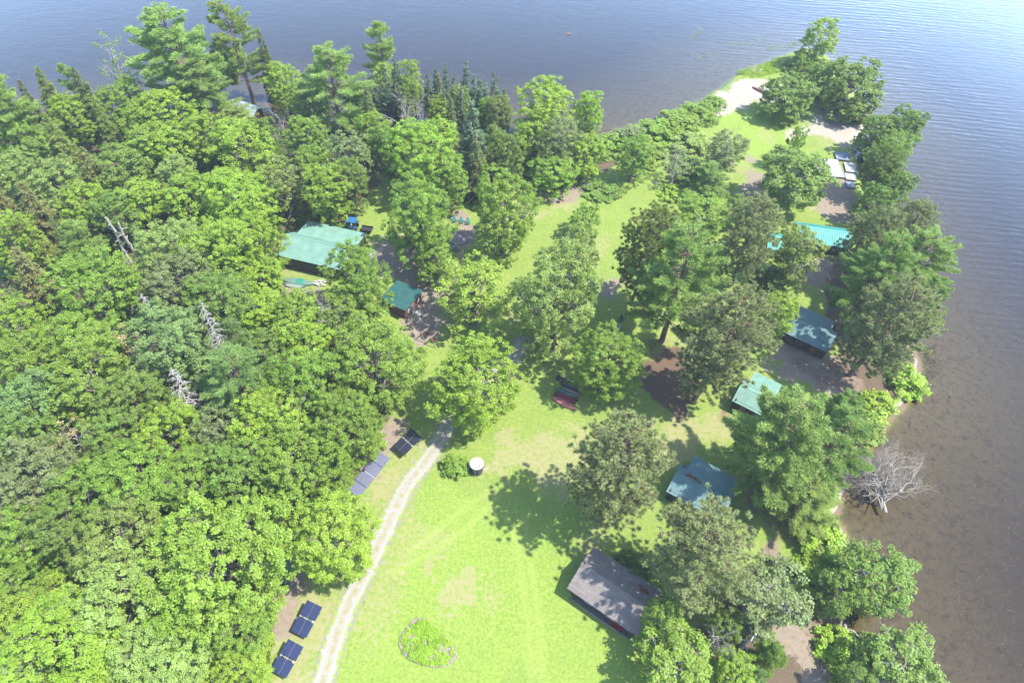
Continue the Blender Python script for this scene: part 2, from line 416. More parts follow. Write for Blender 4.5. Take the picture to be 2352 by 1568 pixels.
gx, gy = axis(-122, 100, .45, 3500), axis(6, 202, .45, 3500)
XX, YY = np.meshgrid(gx, gy); PX, PY = XX.ravel(), YY.ravel()
def sdf(poly):
    """signed distance, positive inside"""
    dm = np.full(PX.shape, 1e18); ins = np.zeros(PX.shape, bool); n = len(poly)
    for i in range(n):
        a, b = poly[i], poly[(i+1) % n]; ex, ey = b[0]-a[0], b[1]-a[1]
        wx, wy = PX-a[0], PY-a[1]; t = np.clip((wx*ex+wy*ey)/(ex*ex+ey*ey+1e-9), 0, 1)
        dm = np.minimum(dm, (wx-t*ex)**2+(wy-t*ey)**2)
        c = (a[1] <= PY) != (b[1] <= PY)
        ins ^= c & (PX < a[0]+(PY-a[1])*ex/(ey if abs(ey) > 1e-9 else 1e-9))
    return np.where(ins, 1, -1)*np.sqrt(dm)
def dline(pts):
    dm = np.full(PX.shape, 1e18)
    for a, b in zip(pts[:-1], pts[1:]):
        ex, ey = b-a; wx, wy = PX-a[0], PY-a[1]; t = np.clip((wx*ex+wy*ey)/(ex*ex+ey*ey), 0, 1)
        dm = np.minimum(dm, (wx-t*ex)**2+(wy-t*ey)**2)
    return np.sqrt(dm)
_tab = rng.random((257, 257))
def vnoise(sc, ox=0.):
    x, y = PX/sc+ox, PY/sc+ox*1.7; xi, yi = np.floor(x).astype(int), np.floor(y).astype(int); fx, fy = x-xi, y-yi
    fx, fy = fx*fx*(3-2*fx), fy*fy*(3-2*fy); T = lambda a, b: _tab[a % 257, b % 257]
    return (T(xi, yi)*(1-fx)+T(xi+1, yi)*fx)*(1-fy)+(T(xi, yi+1)*(1-fx)+T(xi+1, yi+1)*fx)*fy
rag = (vnoise(3.1)-.5)*3+(vnoise(1.1, 9)-.5)*1.6
def region(pts, soft=1.2, ragged=1.0):
    return np.clip((sdf(W2(pts))+rag*ragged)/soft+.5, 0, 1)
s0 = sdf(shore)+rag*.35
sm = lambda t: t*t*(3-2*t)
land = np.where(s0 > 0, WZ-.05+(.05-WZ)*sm(np.clip(s0/3.0, 0, 1)), WZ-.05-np.minimum(.07*-s0, 6.)-.12*sm(np.clip(-s0/2, 0, 1)))
PZ = land+np.where(s0 > 2, .10*(vnoise(9, 4)-.5), 0)*np.clip((s0-2)/4, 0, 1)+np.where(s0 < -1, .25*(vnoise(5, 2)-.5), 0)
PZ = np.where(s0 > 2, np.minimum(PZ, .05), PZ)
FOREST = [(-900, 1900), (520, 1900), (590, 1600), (612, 1440), (650, 1335), (720, 1250), (790, 1140), (850, 1040), (905, 950), (880, 880), (860, 800), (770, 730), (660, 672), (645, 560),
 (760, 505), (850, 470), (870, 400), (1000, 430), (1090, 440), (1250, 432), (1330, 440), (1400, 385), (1430, 340), (1400, 280), (1000, 200), (-900, 200)]
litter = np.maximum(region(FOREST, 2.0), region([(1870, 600), (2010, 600), (2120, 800), (2000, 1010), (1950, 900), (1900, 760)], 2))
litter = np.maximum(litter, region([(1560, 1480), (1700, 1330), (1850, 1300), (1950, 1400), (1960, 1560), (1840, 1700), (1500, 1700)], 2)*.8)
litter = np.maximum(litter, region([(1450, 850), (1560, 800), (1600, 900), (1560, 960), (1480, 920)], 2)*.8)
dirt = np.zeros_like(PX)
for q in ([(850, 600), (850, 560), (900, 545), (960, 560), (1010, 600), (1030, 700), (1010, 780), (960, 800), (925, 740), (930, 660)],
          [(1040, 560), (1038, 470), (1075, 480), (1085, 560), (1060, 600)], [(1270, 450), (1350, 425), (1370, 440), (1330, 470), (1260, 475)],
          [(1900, 400), (1960, 410), (1965, 520), (1870, 500), (1880, 450)], [(1860, 560), (1900, 590), (1900, 690), (1870, 650)],
          [(1720, 360), (1745, 400), (1760, 470), (1690, 480), (1700, 440)], [(1380, 640), (1420, 640), (1420, 690), (1390, 690)],
          [(1790, 790), (1930, 800), (1965, 870), (1960, 930), (1860, 890), (1760, 850)], [(1795, 1440), (1850, 1440), (1910, 1600), (1850, 1600)],
          [(1760, 1245), (1790, 1250), (1818, 1290), (1780, 1290)], [(640, 1340), (690, 1320), (660, 1450), (622, 1440)],
          [(640, 650), (740, 660), (770, 740), (640, 700)], [(870, 950), (930, 960), (890, 1060), (830, 1090)]):
    dirt = np.maximum(dirt, region(q, 3.0, 1.2))
sand = np.zeros_like(PX)
for q in ([(1632, 268), (1628, 245), (1655, 205), (1715, 176), (1765, 182), (1790, 205), (1790, 240), (1735, 238), (1690, 258)], [(1700, 150), (1780, 135), (1790, 150), (1720, 168)],
          [(1808, 308), (1870, 268), (1950, 250), (2002, 250), (1996, 300), (1955, 335), (1905, 325), (1880, 312)]):
    sand = np.maximum(sand, region(q, 3.5, 1.2))
shoreband = np.clip(1.2-np.abs(s0-.3)/1.0, 0, 1)*np.clip((118-PY)/10, 0, 1)*(PX > 20)*.9
sand = np.maximum(sand, shoreband)
dry = np.zeros_like(PX)
for q in ([(1480, 940), (1740, 930), (1760, 1000), (1560, 1090), (1500, 1040)], [(600, 1600), (625, 1430), (700, 1300), (780, 1330), (740, 1600)], [(830, 1150), (900, 1020), (980, 1020), (900, 1180)],
          [(1150, 980), (1340, 960), (1420, 1000), (1380, 1120), (1200, 1110), (1060, 1100)], [(1240, 440), (1360, 440), (1330, 500), (1240, 500)], [(1000, 1300), (1080, 1290), (1110, 1400), (1020, 1390)],
          [(1740, 780), (1850, 760), (1800, 850), (1740, 900)], [(800, 1400), (880, 1300), (900, 1310), (840, 1440)], [(1850, 430), (1900, 440), (1880, 500), (1840, 490)]):
    dry = np.maximum(dry, region(q, 4, 2)*.8)
dry = np.maximum(dry, np.clip((vnoise(7, 5)-.55)*2.2, 0, .6))
needles = np.zeros_like(PX)
for q in ([(1800, 830), (1960, 810), (1970, 880), (1880, 900)], [(1755, 1245), (1795, 1245), (1820, 1295), (1775, 1295)], [(1930, 860), (1975, 880), (1960, 920), (1920, 900)],
          [(1480, 780), (1650, 800), (1640, 930), (1500, 920)], [(1640, 930), (1760, 920), (1700, 990)], [(640, 660), (760, 700), (740, 750), (640, 720)], [(1690, 1100), (1860, 1150), (1840, 1260), (1700, 1200)]):
    needles = np.maximum(needles, region(q, 3, 1.5)*.75)
worn = np.zeros_like(PX)
for q in ([(904, 1315), (944, 1265+28), (997, 1265), (1077, 1208), (1150, 1135)], [(944, 1265), (1020, 1205), (1077, 1158), (1140, 1120)], [(1180, 1205), (1194, 1295), (1214, 1445), (1222, 1560)], [(1204, 1188), (1220, 1298), (1240, 1438), (1246, 1560)]):
    worn = np.maximum(worn, np.clip(1-dline(W2(q))/.75, 0, 1)*.75)
DRIVE = [(715, 1650), (741, 1568), (770, 1470), (800, 1390), (857, 1278), (904, 1178), (937, 1112), (989, 1045), (1030, 975), (1090, 900), (1150, 850), (1185, 815), (1200, 785)]
drv = W2(DRIVE)
gravel = np.clip(1.5-dline(drv)/1.5, 0, 1)
bed = np.clip(-s0/1.0, 0, 1)
lush = np.maximum(region([(740, 1600), (900, 1260), (1000, 1100), (1250, 1200), (1500, 1500), (1480, 1600)], 6, 2)*.8, region([(1640, 260), (1800, 250), (1820, 330), (1700, 380)], 3)*.9)
nxg, nyg = len(gx), len(gy); ii = np.arange(nxg*nyg).reshape(nyg, nxg)
Fq = np.stack([ii[:-1, :-1], ii[:-1, 1:], ii[1:, 1:], ii[1:, :-1]], -1).reshape(-1, 4)
gm = npmesh('ground', np.stack([PX, PY, PZ], 1), Fq, 4)
for nm, ch in (('maskA', (litter, dirt, sand, gravel)), ('maskB', (dry, needles, worn, lush)), ('maskC', (bed, np.clip(-s0/38, 0, 1), s0*0, s0*0+1))):
    at_ = gm.attributes.new(nm, 'FLOAT_COLOR', 'POINT')
    at_.data.foreach_set('color', np.stack(ch, 1).astype(np.float32).ravel())
gm.polygons.foreach_set('use_smooth', np.ones(len(gm.polygons), bool))
b = NB('ground'); c = b.coord()
def att(nm):
    a = b.n('Attribute', attribute_name=nm); s = b.n('SeparateColor'); b.l(a.outputs['Color'], s.inputs[0]); return s.outputs[0], s.outputs[1], s.outputs[2], a.outputs['Alpha']
lit, drt, snd, grv = att('maskA'); dry_, ned, wrn, lsh = att('maskB'); bd, dp, _, _ = att('maskC')
n1, n2, n3, n4 = b.noise(c, .35, 5, .6), b.noise(c, 1.6, 6, .7), b.noise(c, 6, 4, .7), b.noise(c, 22, 2, .6)
fine = b.ramp(n4, .25, .75); med = b.ramp(n2, .3, .7)
def edge(m, k=.7): return b.ramp(b.math('ADD', m, b.math('MULTIPLY', b.math('SUBTRACT', b.math('ADD', b.math('MULTIPLY', n2, .6), b.math('MULTIPLY', n3, .4)), .5), k*1.6)), .35, .65)
def duo(a_, b_, f=med): return b.mix(f, a_, b_)
grass = b.mix(b.ramp(n1, .35, .65), duo((.105, .165, .028), (.17, .212, .048)), duo((.135, .19, .034), (.20, .228, .06)))
grass = b.mix(b.math('MULTIPLY', lsh, .75), grass, duo((.135, .215, .030), (.205, .262, .050)))
grass = b.mix(b.math('MULTIPLY', b.ramp(b.noise(c, 2.6, 5, .75), .45, .62), .5), grass, (.065, .115, .022))
col = b.mix(edge(b.math('MULTIPLY', dry_, .8), 1.4), grass, duo((.17, .182, .058), (.22, .20, .105)))
col = b.mix(b.math('MULTIPLY', wrn, .5), col, (.22, .265, .07))
col = b.mix(edge(lit), col, duo((.055, .045, .028), (.125, .088, .058), b.ramp(n3, .35, .65)))
col = b.mix(edge(drt, 1.2), col, duo((.145, .112, .08), (.21, .172, .132)))
col = b.mix(edge(b.math('MULTIPLY', ned, .66), 1.3), col, duo((.13, .068, .045), (.09, .055, .04), b.ramp(n3, .35, .65)))
col = b.mix(edge(grv, .5), col, duo((.14, .128, .105), (.20, .185, .16), fine))
col = b.mix(edge(snd, 1.5), col, duo((.20, .175, .142), (.285, .257, .218), b.ramp(n3, .3, .7)))
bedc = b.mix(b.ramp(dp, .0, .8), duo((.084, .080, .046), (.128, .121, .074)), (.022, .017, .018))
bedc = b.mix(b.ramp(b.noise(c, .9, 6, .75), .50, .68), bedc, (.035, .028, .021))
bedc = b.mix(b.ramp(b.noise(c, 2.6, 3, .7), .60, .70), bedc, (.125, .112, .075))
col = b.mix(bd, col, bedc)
hgt = b.math('ADD', b.math('MULTIPLY', n3, .6), b.math('MULTIPLY', n4, .5))
b.done(b.principled(col, .92, .1, 0, b.bump(hgt, .55, .12)))
tag(link('ground', gm, b.m), kind='structure')

# gravel drive: a ribbon with a broken edge laid just above the grass
def ribbon(name, pts, hw, z, mat, st=.35, jag=.16):
    P = [np.array(p) for p in pts]; Q = []
    for i in range(len(P)-1):
        p0, p1, p2, p3 = P[max(i-1, 0)], P[i], P[i+1], P[min(i+2, len(P)-1)]
        for t in np.linspace(0, 1, 24, endpoint=False):
            Q.append(.5*((2*p1)+(p2-p0)*t+(2*p0-5*p1+4*p2-p3)*t*t+(3*p1-p0-3*p2+p3)*t**3))
    V = []; Fc = []; cols = np.linspace(-1, 1, 9)
    for i, q in enumerate(Q):
        d = Q[min(i+1, len(Q)-1)]-Q[max(i-1, 0)]; d = d/(np.linalg.norm(d)+1e-9); nrm = np.array([-d[1], d[0]])
        jl, jr = rng.normal()*jag, rng.normal()*jag
        for u in cols:
            ww = hw*u+(jl if u < -.9 else jr if u > .9 else 0); V.append((*(q+nrm*ww), z+.02*(1-u*u)))
    for i in range(len(Q)-1):
        for k in range(8): a = i*9+k; Fc.append((a, a+1, a+10, a+9))
    me = npmesh(name, V, Fc, 4); at = me.attributes.new('across', 'FLOAT', 'POINT')
    at.data.foreach_set('value', np.tile(np.abs(cols), len(Q)).astype(np.float32)); return link(name, me, mat)
b = NB('gravel'); c = b.coord(); ac = b.n('Attribute', attribute_name='across').outputs['Fac']
g1, g2 = b.noise(c, 9, 4, .7), b.noise(c, 1.2, 5, .65)
gc = b.mix(b.ramp(g1, .3, .7), (.185, .176, .158), (.265, .253, .233))
mid = b.math('MULTIPLY', b.ramp(ac, .5, .12), b.ramp(g2, .36, .58))
gc = b.mix(mid, gc, (.19, .175, .09)); gc = b.mix(b.ramp(b.math('ADD', ac, b.math('MULTIPLY', b.math('SUBTRACT', g2, .5), 1.3)), .66, .86), gc, (.17, .21, .05))
b.done(b.principled(gc, .95, .1, 0, b.bump(g1, .4, .04))); GRAVEL = b.m
tag(ribbon('driveway', drv, 1.3, .06, GRAVEL), kind='structure')

# the lake surface: Fresnel reflection over tinted clear water, rippled
wm_ = MB(); wm_.add([(-4000, -4000, WZ), (4000, -4000, WZ), (4000, 4000, WZ), (-4000, 4000, WZ)], [(0, 1, 2, 3)])
b = NB('lake_water'); c = b.coord()
mp = b.n('Mapping'); b.l(c, mp.inputs[0]); mp.inputs['Rotation'].default_value = (0, 0, R(4)); mp.inputs['Scale'].default_value = (.28, 1, 1)
ws = b.n('TexWave', wave_type='BANDS', bands_direction='Y'); b.l(mp.outputs[0], ws.inputs['Vector'])
for k_, v_ in (('Scale', .17), ('Distortion', 11.), ('Detail', 3.), ('Detail Scale', .55), ('Detail Roughness', .6)): ws.inputs[k_].default_value = v_
sx = b.n('SeparateXYZ'); b.l(c, sx.inputs[0])
area = b.math('MULTIPLY', b.ramp(sx.outputs[0], 15, 95), b.math('ADD', .35, b.math('MULTIPLY', b.ramp(b.noise(c, .018, 2), .35, .65), .65)))
mp2 = b.n('Mapping'); b.l(c, mp2.inputs[0]); mp2.inputs['Scale'].default_value = (.6, 1.1, 1)
hh = b.math('ADD', b.math('MULTIPLY', b.math('MULTIPLY', b.math('ADD', b.math('MULTIPLY', ws.outputs['Fac'], .35), b.noise(mp.outputs[0], 1.05, 3, .55, .4)), area), .42), b.math('ADD', b.math('MULTIPLY', b.noise(mp2.outputs[0], 1.1, 3, .5), .16), b.math('MULTIPLY', b.noise(mp2.outputs[0], .35, 2), .2)))
bp = b.bump(hh, .55, .32)
fr = b.n('Fresnel'); fr.inputs['IOR'].default_value = 1.36; b.l(bp, fr.inputs['Normal'])
gl = b.n('BsdfGlossy'); gl.inputs['Roughness'].default_value = .08; b.l(bp, gl.inputs['Normal'])
tp = b.n('BsdfTransparent'); tp.inputs[0].default_value = (.80, .73, .62, 1)
ms = b.n('MixShader'); b.l(b.math('MULTIPLY', b.math('POWER', fr.outputs[0], 1.7), 14.5, clamp=True), ms.inputs[0]); b.l(tp.outputs[0], ms.inputs[1]); b.l(gl.outputs[0], ms.inputs[2])
b.done(ms.outputs[0])
tag(link('lake', wm_, b.m), kind='structure')
# ---------------------------------------------------------------- buildings
def metal(name, col, rough=.55, sp=.25, stain=None):
    b = NB(name); c = b.coord(); f = b.noise(c, .8, 4, .6); g = b.noise(c, 7, 3)
    base = b.mix(b.ramp(f, .3, .7), tuple(v*.82 for v in col), tuple(v*1.12 for v in col))
    base = b.mix(b.math('MULTIPLY', b.ramp(g, .55, .75), .25), base, (.13, .14, .125))
    return b.done(b.principled(base, b.math('ADD', rough-.08, b.math('MULTIPLY', g, .2)), sp, .0))
M = dict(
 roof=metal('green_metal_roof', (.118, .215, .168)), teal=metal('turquoise_metal_roof', (.055, .25, .22)), dkroof=metal('shade_darkened_green_roof', (.020, .075, .068)), paler=metal('pale_tin_roof', (.20, .25, .25), .3),  # dkroof: dark green, deepened further to put the maple's shade into the colour
 blueroof=metal('blue_green_metal_roof', (.092, .165, .165)),
 log=simple('dark_log_wall', (.055, .036, .028), .85, .1, var=.5, scale=2, bump=.3), brown=simple('dark_brown_siding', (.055, .045, .042), .55, .3, var=.2),
 red=simple('red_brown_boards', (.12, .048, .035), .8, .15, var=.4, scale=3, bump=.2), frame=simple('white_frame', (.30, .30, .29), .5), glass=simple('window_glass', (.03, .04, .05), .08, .6, var=.1),
 deck=simple('weathered_deck', (.10, .075, .06), .85, .1, var=.4, scale=3), post=simple('red_post', (.22, .06, .04), .7), concrete=simple('concrete', (.19, .18, .17), .9, .1, var=.15, bump=.1),
 greyw=simple('grey_timber', (.135, .122, .11), .9, .1, var=.35, scale=4), white=simple('white_paint', (.30, .295, .285), .55, .3, var=.06, scale=1.5), black=simple('black_plastic', (.02, .021, .022), .5, .4, var=.2),
 teal_p=simple('teal_paint', (.025, .135, .12), .55, .3, var=.15), tealb=simple('teal_blue_paint', (.03, .11, .13), .55, .3, var=.2), rubber=simple('rubber', (.02, .02, .02), .85, .1), blue=simple('blue_paint', (.02, .09, .21), .35, .5, var=.15),
 rim=simple('pale_rim', (.2, .21, .22), .5), steel=simple('galvanised_steel', (.20, .21, .22), .4, .5, .4), rock=simple('grey_rock', (.14, .132, .125), .9, .1, var=.35, scale=2.5, bump=.5), soil=simple('flower_bed_soil', (.175, .15, .115), .95, .05, var=.4, scale=6, bump=.4),
 pink=simple('faded_red_hull', (.36, .12, .10), .5, .3, var=.2, scale=1.2), redh=simple('dark_red_hull', (.12, .016, .024), .4, .4, var=.2), greenh=simple('dark_green_hull', (.04, .11, .09), .4, .4), tan=simple('tan_hull', (.20, .135, .10), .6), blackh=simple('black_hull', (.022, .024, .028), .4, .4),
 greenb=simple('pale_green_hull', (.09, .145, .115), .5, .4, var=.15), greens=simple('green_sheet', (.022, .15, .105), .45, .4, var=.12), whiteb=simple('white_hull', (.22, .23, .22), .45, .4, var=.1), bark=BARK, needles=simple('rust_brown_needles', (.13, .043, .027), .95, .05, var=.3, scale=8, bump=.4))
def shingle():
    b = NB('grey_shingles'); c = b.coord()
    br = b.n('TexBrick'); b.l(c, br.inputs['Vector'])
    for k, v in (('Scale', 1.0), ('Mortar Size', .012), ('Mortar Smooth', .3), ('Brick Width', .95), ('Row Height', .26), ('Bias', -.1)): br.inputs[k].default_value = v
    br.inputs['Color1'].default_value = (.136, .117, .104, 1); br.inputs['Color2'].default_value = (.188, .168, .156, 1); br.inputs['Mortar'].default_value = (.065, .058, .058, 1)
    f = b.noise(c, 5, 4, .7); g = b.noise(c, .6, 3)
    col = b.mix(b.math('MULTIPLY', b.ramp(f, .35, .7), .5), br.outputs[0], (.115, .10, .094)); col = b.mix(b.math('MULTIPLY', b.ramp(g, .4, .7), .35), col, (.155, .145, .136))
    return b.done(b.principled(col, .95, .1, 0, b.bump(f, .4, .03)))
M['shingle'] = shingle()
def zz(ox, oy, k): return lambda x, y: ((ox+x/k)/1.2755, (oy+y/k)/1.2755)
def frame_of(p0, p1, z):
    a, b_ = G(*p0, z), G(*p1, z); d = b_-a; return a, math.atan2(d[1], d[0]), float(np.hypot(d[0], d[1]))
def ribs_on(mb, a, b_, c, d, n, hgt=.07, wd=.06):
    """standing seams on the roof plane a-b (low edge) c-d (high edge, c above b)"""
    a, b_, c, d = (np.array(p, float) for p in (a, b_, c, d)); up = unit(np.cross(b_-a, d-a))
    for i in range(n+1):
        t = i/n; lo, hi = a+(b_-a)*t, d+(c-d)*t; mb.beam(lo+up*hgt*.35, hi+up*hgt*.35, wd, hgt, up)
def log_walls(mb, x0, x1, y0, y1, zt, r=.13):
    mb.box(x0+.05, x1-.05, y0+.05, y1-.05, 0, zt)
    z = r
    while z < zt:
        for q in (((x0-.18, y0+.05, z), (x1+.18, y0+.05, z)), ((x0-.18, y1-.05, z), (x1+.18, y1-.05, z))): mb.tube(q, r*.98, 7)
        for q in (((x0+.05, y0-.18, z+r), (x0+.05, y1+.18, z+r)), ((x1-.05, y0-.18, z+r), (x1-.05, y1+.18, z+r))): mb.tube(q, r*.98, 7)
        z += 2*r
def gable_ends(mb, x0, x1, y0, y1, zt, yr, zr):
    for xa, xb in ((x0, x0+.08), (x1-.08, x1)):
        mb.add([(xa, y0, zt), (xa, y1, zt), (xa, yr, zr), (xb, y0, zt), (xb, y1, zt), (xb, yr, zr)], [(0, 2, 1), (3, 4, 5), (0, 1, 4, 3), (1, 2, 5, 4), (2, 0, 3, 5)])
def window(parent, x, y, z, w_, h_, mat=None, face='y'):
    f = MB(); t = .07
    for bx in ((x-w_/2, x+w_/2, z-h_/2, z-h_/2+t), (x-w_/2, x+w_/2, z+h_/2-t, z+h_/2), (x-w_/2, x-w_/2+t, z-h_/2+t, z+h_/2-t), (x+w_/2-t, x+w_/2, z-h_/2+t, z+h_/2-t), (x-w_/2+t, x+w_/2-t, z-.02, z+.02)):
        if face == 'y': f.box(bx[0], bx[1], y-.07, y-.005, bx[2], bx[3])
    wo = link('window', f, mat or M['frame'], parent)
    p = MB(); p.box(x-w_/2+t, x+w_/2-t, y-.03, y-.006, z-h_/2+t, z+h_/2-t); link('pane', p, M['glass'], wo); return wo
def gable_building(name, label, cat, p0, p1, ze, D, rh, roofm, wallm, over=.4, porch=None, near_ext=None, style='log', group=None, seam=.42, split=.5, wins=(), door=None):
    a, rz, W = frame_of(p0, p1, ze); e = thing(name, label, cat, (a[0], a[1], 0), rz, group)
    zr = ze+rh; yr = D*split; th = .07
    wl = MB(); x0, x1, y0, y1 = over, W-over, over, D-over; zt = ze+.12
    if style == 'log': log_walls(wl, x0, x1, y0, y1, zt)
    else:
        wl.box(x0, x1, y0, y1, 0, zt); x = x0
        while x < x1: wl.box(x, x+.05, y0-.025, y0, .1, zt); x += .3
        y = y0
        while y < y1: wl.box(x1, x1+.025, y, y+.05, .1, zt); wl.box(x0-.025, x0, y, y+.05, .1, zt); y += .3
    sl = rh/yr; slb = rh/(D-yr); gable_ends(wl, x0+.05, x1-.05, y0+.05, y1-.05, zt, yr, zr-.16-.02)
    link('wall', wl, wallm, e)
    rf = MB(); rf.slab([(0, 0, ze), (W, 0, ze), (W, yr, zr), (0, yr, zr)], th); rf.slab([(0, yr, zr), (W, yr, zr), (W, D, ze), (0, D, ze)], th)
    if seam:
        n = int(W/seam); ribs_on(rf, (0, 0, ze), (W, 0, ze), (W, yr, zr), (0, yr, zr), n); ribs_on(rf, (W, D, ze), (0, D, ze), (0, yr, zr), (W, yr, zr), n)
    ro = link('roof', rf, roofm, e)
    rc = MB(); rc.slab([(-.03, yr-.22, zr-.22*sl+.06), (W+.03, yr-.22, zr-.22*sl+.06), (W+.03, yr, zr+.07), (-.03, yr, zr+.07)], .03); rc.slab([(-.03, yr, zr+.07), (W+.03, yr, zr+.07), (W+.03, yr+.22, zr-.22*slb+.06), (-.03, yr+.22, zr-.22*slb+.06)], .03)
    link('ridge_cap', rc, roofm, ro)
    if porch:
        px0, px1, yb, pd, drop = porch; zb = ze+(D-yb)*slb+.03; zo = ze-drop
        pr = MB(); pr.slab([(px1, yb, zb), (px0, yb, zb), (px0, D+pd, zo), (px1, D+pd, zo)][::-1], .06)
        if seam: ribs_on(pr, (px1, D+pd, zo), (px0, D+pd, zo), (px0, yb, zb), (px1, yb, zb), int((px1-px0)/seam))
        link('porch_roof', pr, roofm, e)
        fl = MB(); k = D
        while k < D+pd-.2: fl.box(px0+.2, px1-.2, k-over+.1, k-over+.22, .18, .26); k += .14
        link('porch_floor', fl, M['deck'], e)
        nps = max(2, int((px1-px0)/2.4)+1)
        for i in range(nps):
            x = px0+.35+(px1-px0-.7)*i/(nps-1); po = MB(); zt2 = zo+.03; po.box(x-.08, x+.08, D+pd-.45, D+pd-.29, 0, zt2-.06); link('porch_post', po, M['post'] if style != 'log' else wallm, e)
    for wx, wz, ww, wh in wins: window(e, wx*W, y0-.03-(.08 if style == 'log' else 0), wz, ww, wh, M['frame'] if style != 'log' else M['greyw'])
    if door is not None:
        d = MB(); x = door*W; d.box(x-.45, x+.45, y0-.16, y0-.02, .05, 2.05); dd = link('door', d, M['red'], e)
        h = MB(); h.box(x+.3, x+.36, y0-.22, y0-.16, .95, 1.1); link('handle', h, M['steel'], dd)
    return e, W, rz, a
LG = zz(1640, 1590, 5.227); C5 = zz(1920, 1300, 7.84); C4 = zz(2090, 1050, 7.84); C3 = zz(2220, 820, 6.273); C2 = zz(2240, 600, 7.84); HO = zz(790, 620, 4.523); SP = zz(760, 1500, 3.135); S5 = zz(1000, 1220, 6.03)
# log cabins by the eastern shore
e5, W5, *_ = gable_building('log_cabin', 'log cabin with blue green metal roof and a rust brown needle patch, between two pines', 'cabin', C5(250, 1090), C5(1500, 1790), 2.4, 5.4, 1.15, M['blueroof'], M['log'], porch=(1.1, 8.0, 3.7, 2.6, .25), wins=((.3, 1.4, .9, .8), (.7, 1.4, .9, .8)), door=.5, group='log cabins along the shore')
e4, *_ = gable_building('log_cabin', 'sunlit log cabin with pale green metal roof beside the round red pine', 'cabin', C4(430, 970), C4(1200, 1360), 2.4, 5.6, 1.2, M['roof'], M['log'], porch=(1.0, 5.6, 3.8, 2.4, .25), wins=((.35, 1.4, .9, .8), (.75, 1.4, .9, .8)), group='log cabins along the shore')
e3, W3, *_ = gable_building('log_cabin', 'long shaded log cabin with dark blue green roof, open porch and red needles around it', 'cabin', C3(430, 940), C3(1290, 1335), 2.5, 5.4, 1.25, M['blueroof'], M['log'], porch=(.9, 7.2, 3.6, 2.8, .25), wins=((.2, 1.4, 1.0, .8), (.42, 1.4, 1.0, .8)), door=.72, group='log cabins along the shore')
e2, *_ = gable_building('log_cabin', 'log cabin with bright turquoise metal roof nearest the white docks', 'cabin', C2(735, 830), C2(1960, 1005), 2.5, 6.0, 1.5, M['teal'], M['log'], wins=((.45, 1.4, .9, .8),), group='log cabins along the shore')
e1, *_ = gable_building('log_cabin', 'small turquoise roofed cabin half hidden between a red pine and a birch', 'cabin', C2(60, 1010), C2(440, 1065), 2.3, 5.2, 1.2, M['teal'], M['log'], group='log cabins along the shore')
# needle patch lying on the roof of the near cabin
nd = MB()
def roofpt(D, ze, rh, y): return ze+rh*(1-abs(y-D/2)/(D/2))
for (x, y, r) in ((1.55, 3.55, .34), (1.95, 3.75, .38), (2.35, 3.75, .30), (2.75, 3.72, .42), (3.2, 3.62, .34), (1.75, 4.15, .2), (3.5, 3.5, .22)):
    k = 9; zt = roofpt(5.4, 2.4, 1.15, y)
    ring = [(x+r*rng.uniform(.7, 1.25)*math.cos(t), y+r*.75*rng.uniform(.7, 1.25)*math.sin(t)) for t in np.linspace(0, 2*math.pi, k, endpoint=False)]
    nd.add([(px, py, max(roofpt(5.4, 2.4, 1.15, py), 2.4+.03+1.7*.426*(8-py)/4.3 if py > 3.7 else 0)+.04) for px, py in ring]+[(x, y, zt+.14)], [(i, (i+1) % k, k) for i in range(k)])
link('needle_litter', nd, M['needles'], e5)
# grey shingled lodge on the lawn
el, WL, rzl, al = gable_building('shingled_lodge', 'long lodge with grey asphalt shingle roof standing on the edge of the lawn', 'lodge', LG(108, 690), LG(1185, 1432), 2.5, 6.9, 1.35, M['shingle'], M['brown'], over=.5, style='board', seam=0, wins=((.3, 1.4, 1.1, .9), (.62, 1.4, 1.1, .9)))
st_ = MB(); st_.box(1.0, WL-.4, -.15, .42, .12, .2); st_.box(1.0, WL-.4, -.15, -.08, .2, .5); link('veranda_floor', st_, M['greyw'], el)
rd = MB(); rd.box(WL*.66, WL*.66+1.7, .04, .45, .25, .62); rd.box(WL*.66, WL*.66+1.7, .40, .48, .62, 1.1); rb = link('bench', rd, M['redh'])
rb.location = el.location; rb.rotation_euler = el.rotation_euler; tag(rb, 'dark red bench set against the lodge wall under the eave', 'bench')
for (x, y, r) in ((.75*WL, 5.6, .45), (.8*WL, 5.5, .5), (.845*WL, 5.35, .4), (.79*WL, 5.1, .3), (.18*WL, 4.9, .14)):
    np_ = MB(); k = 9; fz = lambda yy: 2.5+1.35*(1-abs(yy-3.45)/3.45)+.03
    ring = [(x+r*rng.uniform(.7, 1.25)*math.cos(t), y+r*.7*rng.uniform(.7, 1.25)*math.sin(t)) for t in np.linspace(0, 2*math.pi, k, endpoint=False)]
    np_.add([(px, py, fz(py)) for px, py in ring]+[(x, y, fz(y)+.08)], [(i, (i+1) % k, k) for i in range(k)]); link('needle_patch', np_, M['needles'], el)
# brown boathouse with the green roof
eh, WH, rzh, ah = gable_building('brown_house', 'dark brown sided house with wide pale green metal roof and open porch at the end', 'house', HO(110, 580), HO(985, 784), 3.0, 6.6, 1.7, M['roof'], M['brown'], over=.35, style='board', seam=.36, split=.62, porch=(1.0, 12.6, 5.6, 3.9, .1), wins=())
window(eh, 1.75, .31, 1.75, .85, 1.15)
sl_ = MB(); sl_.prism([(WH+.2, 3.2), (WH+2.4, 3.2), (WH+2.4, 9.6), (WH+.2, 9.6)], 0, .1); t_ = link('patio_slab', sl_, M['concrete']); t_.location = eh.location; t_.rotation_euler = eh.rotation_euler
tag(t_, 'pale concrete patio slab at the porch end of the brown house', 'patio')
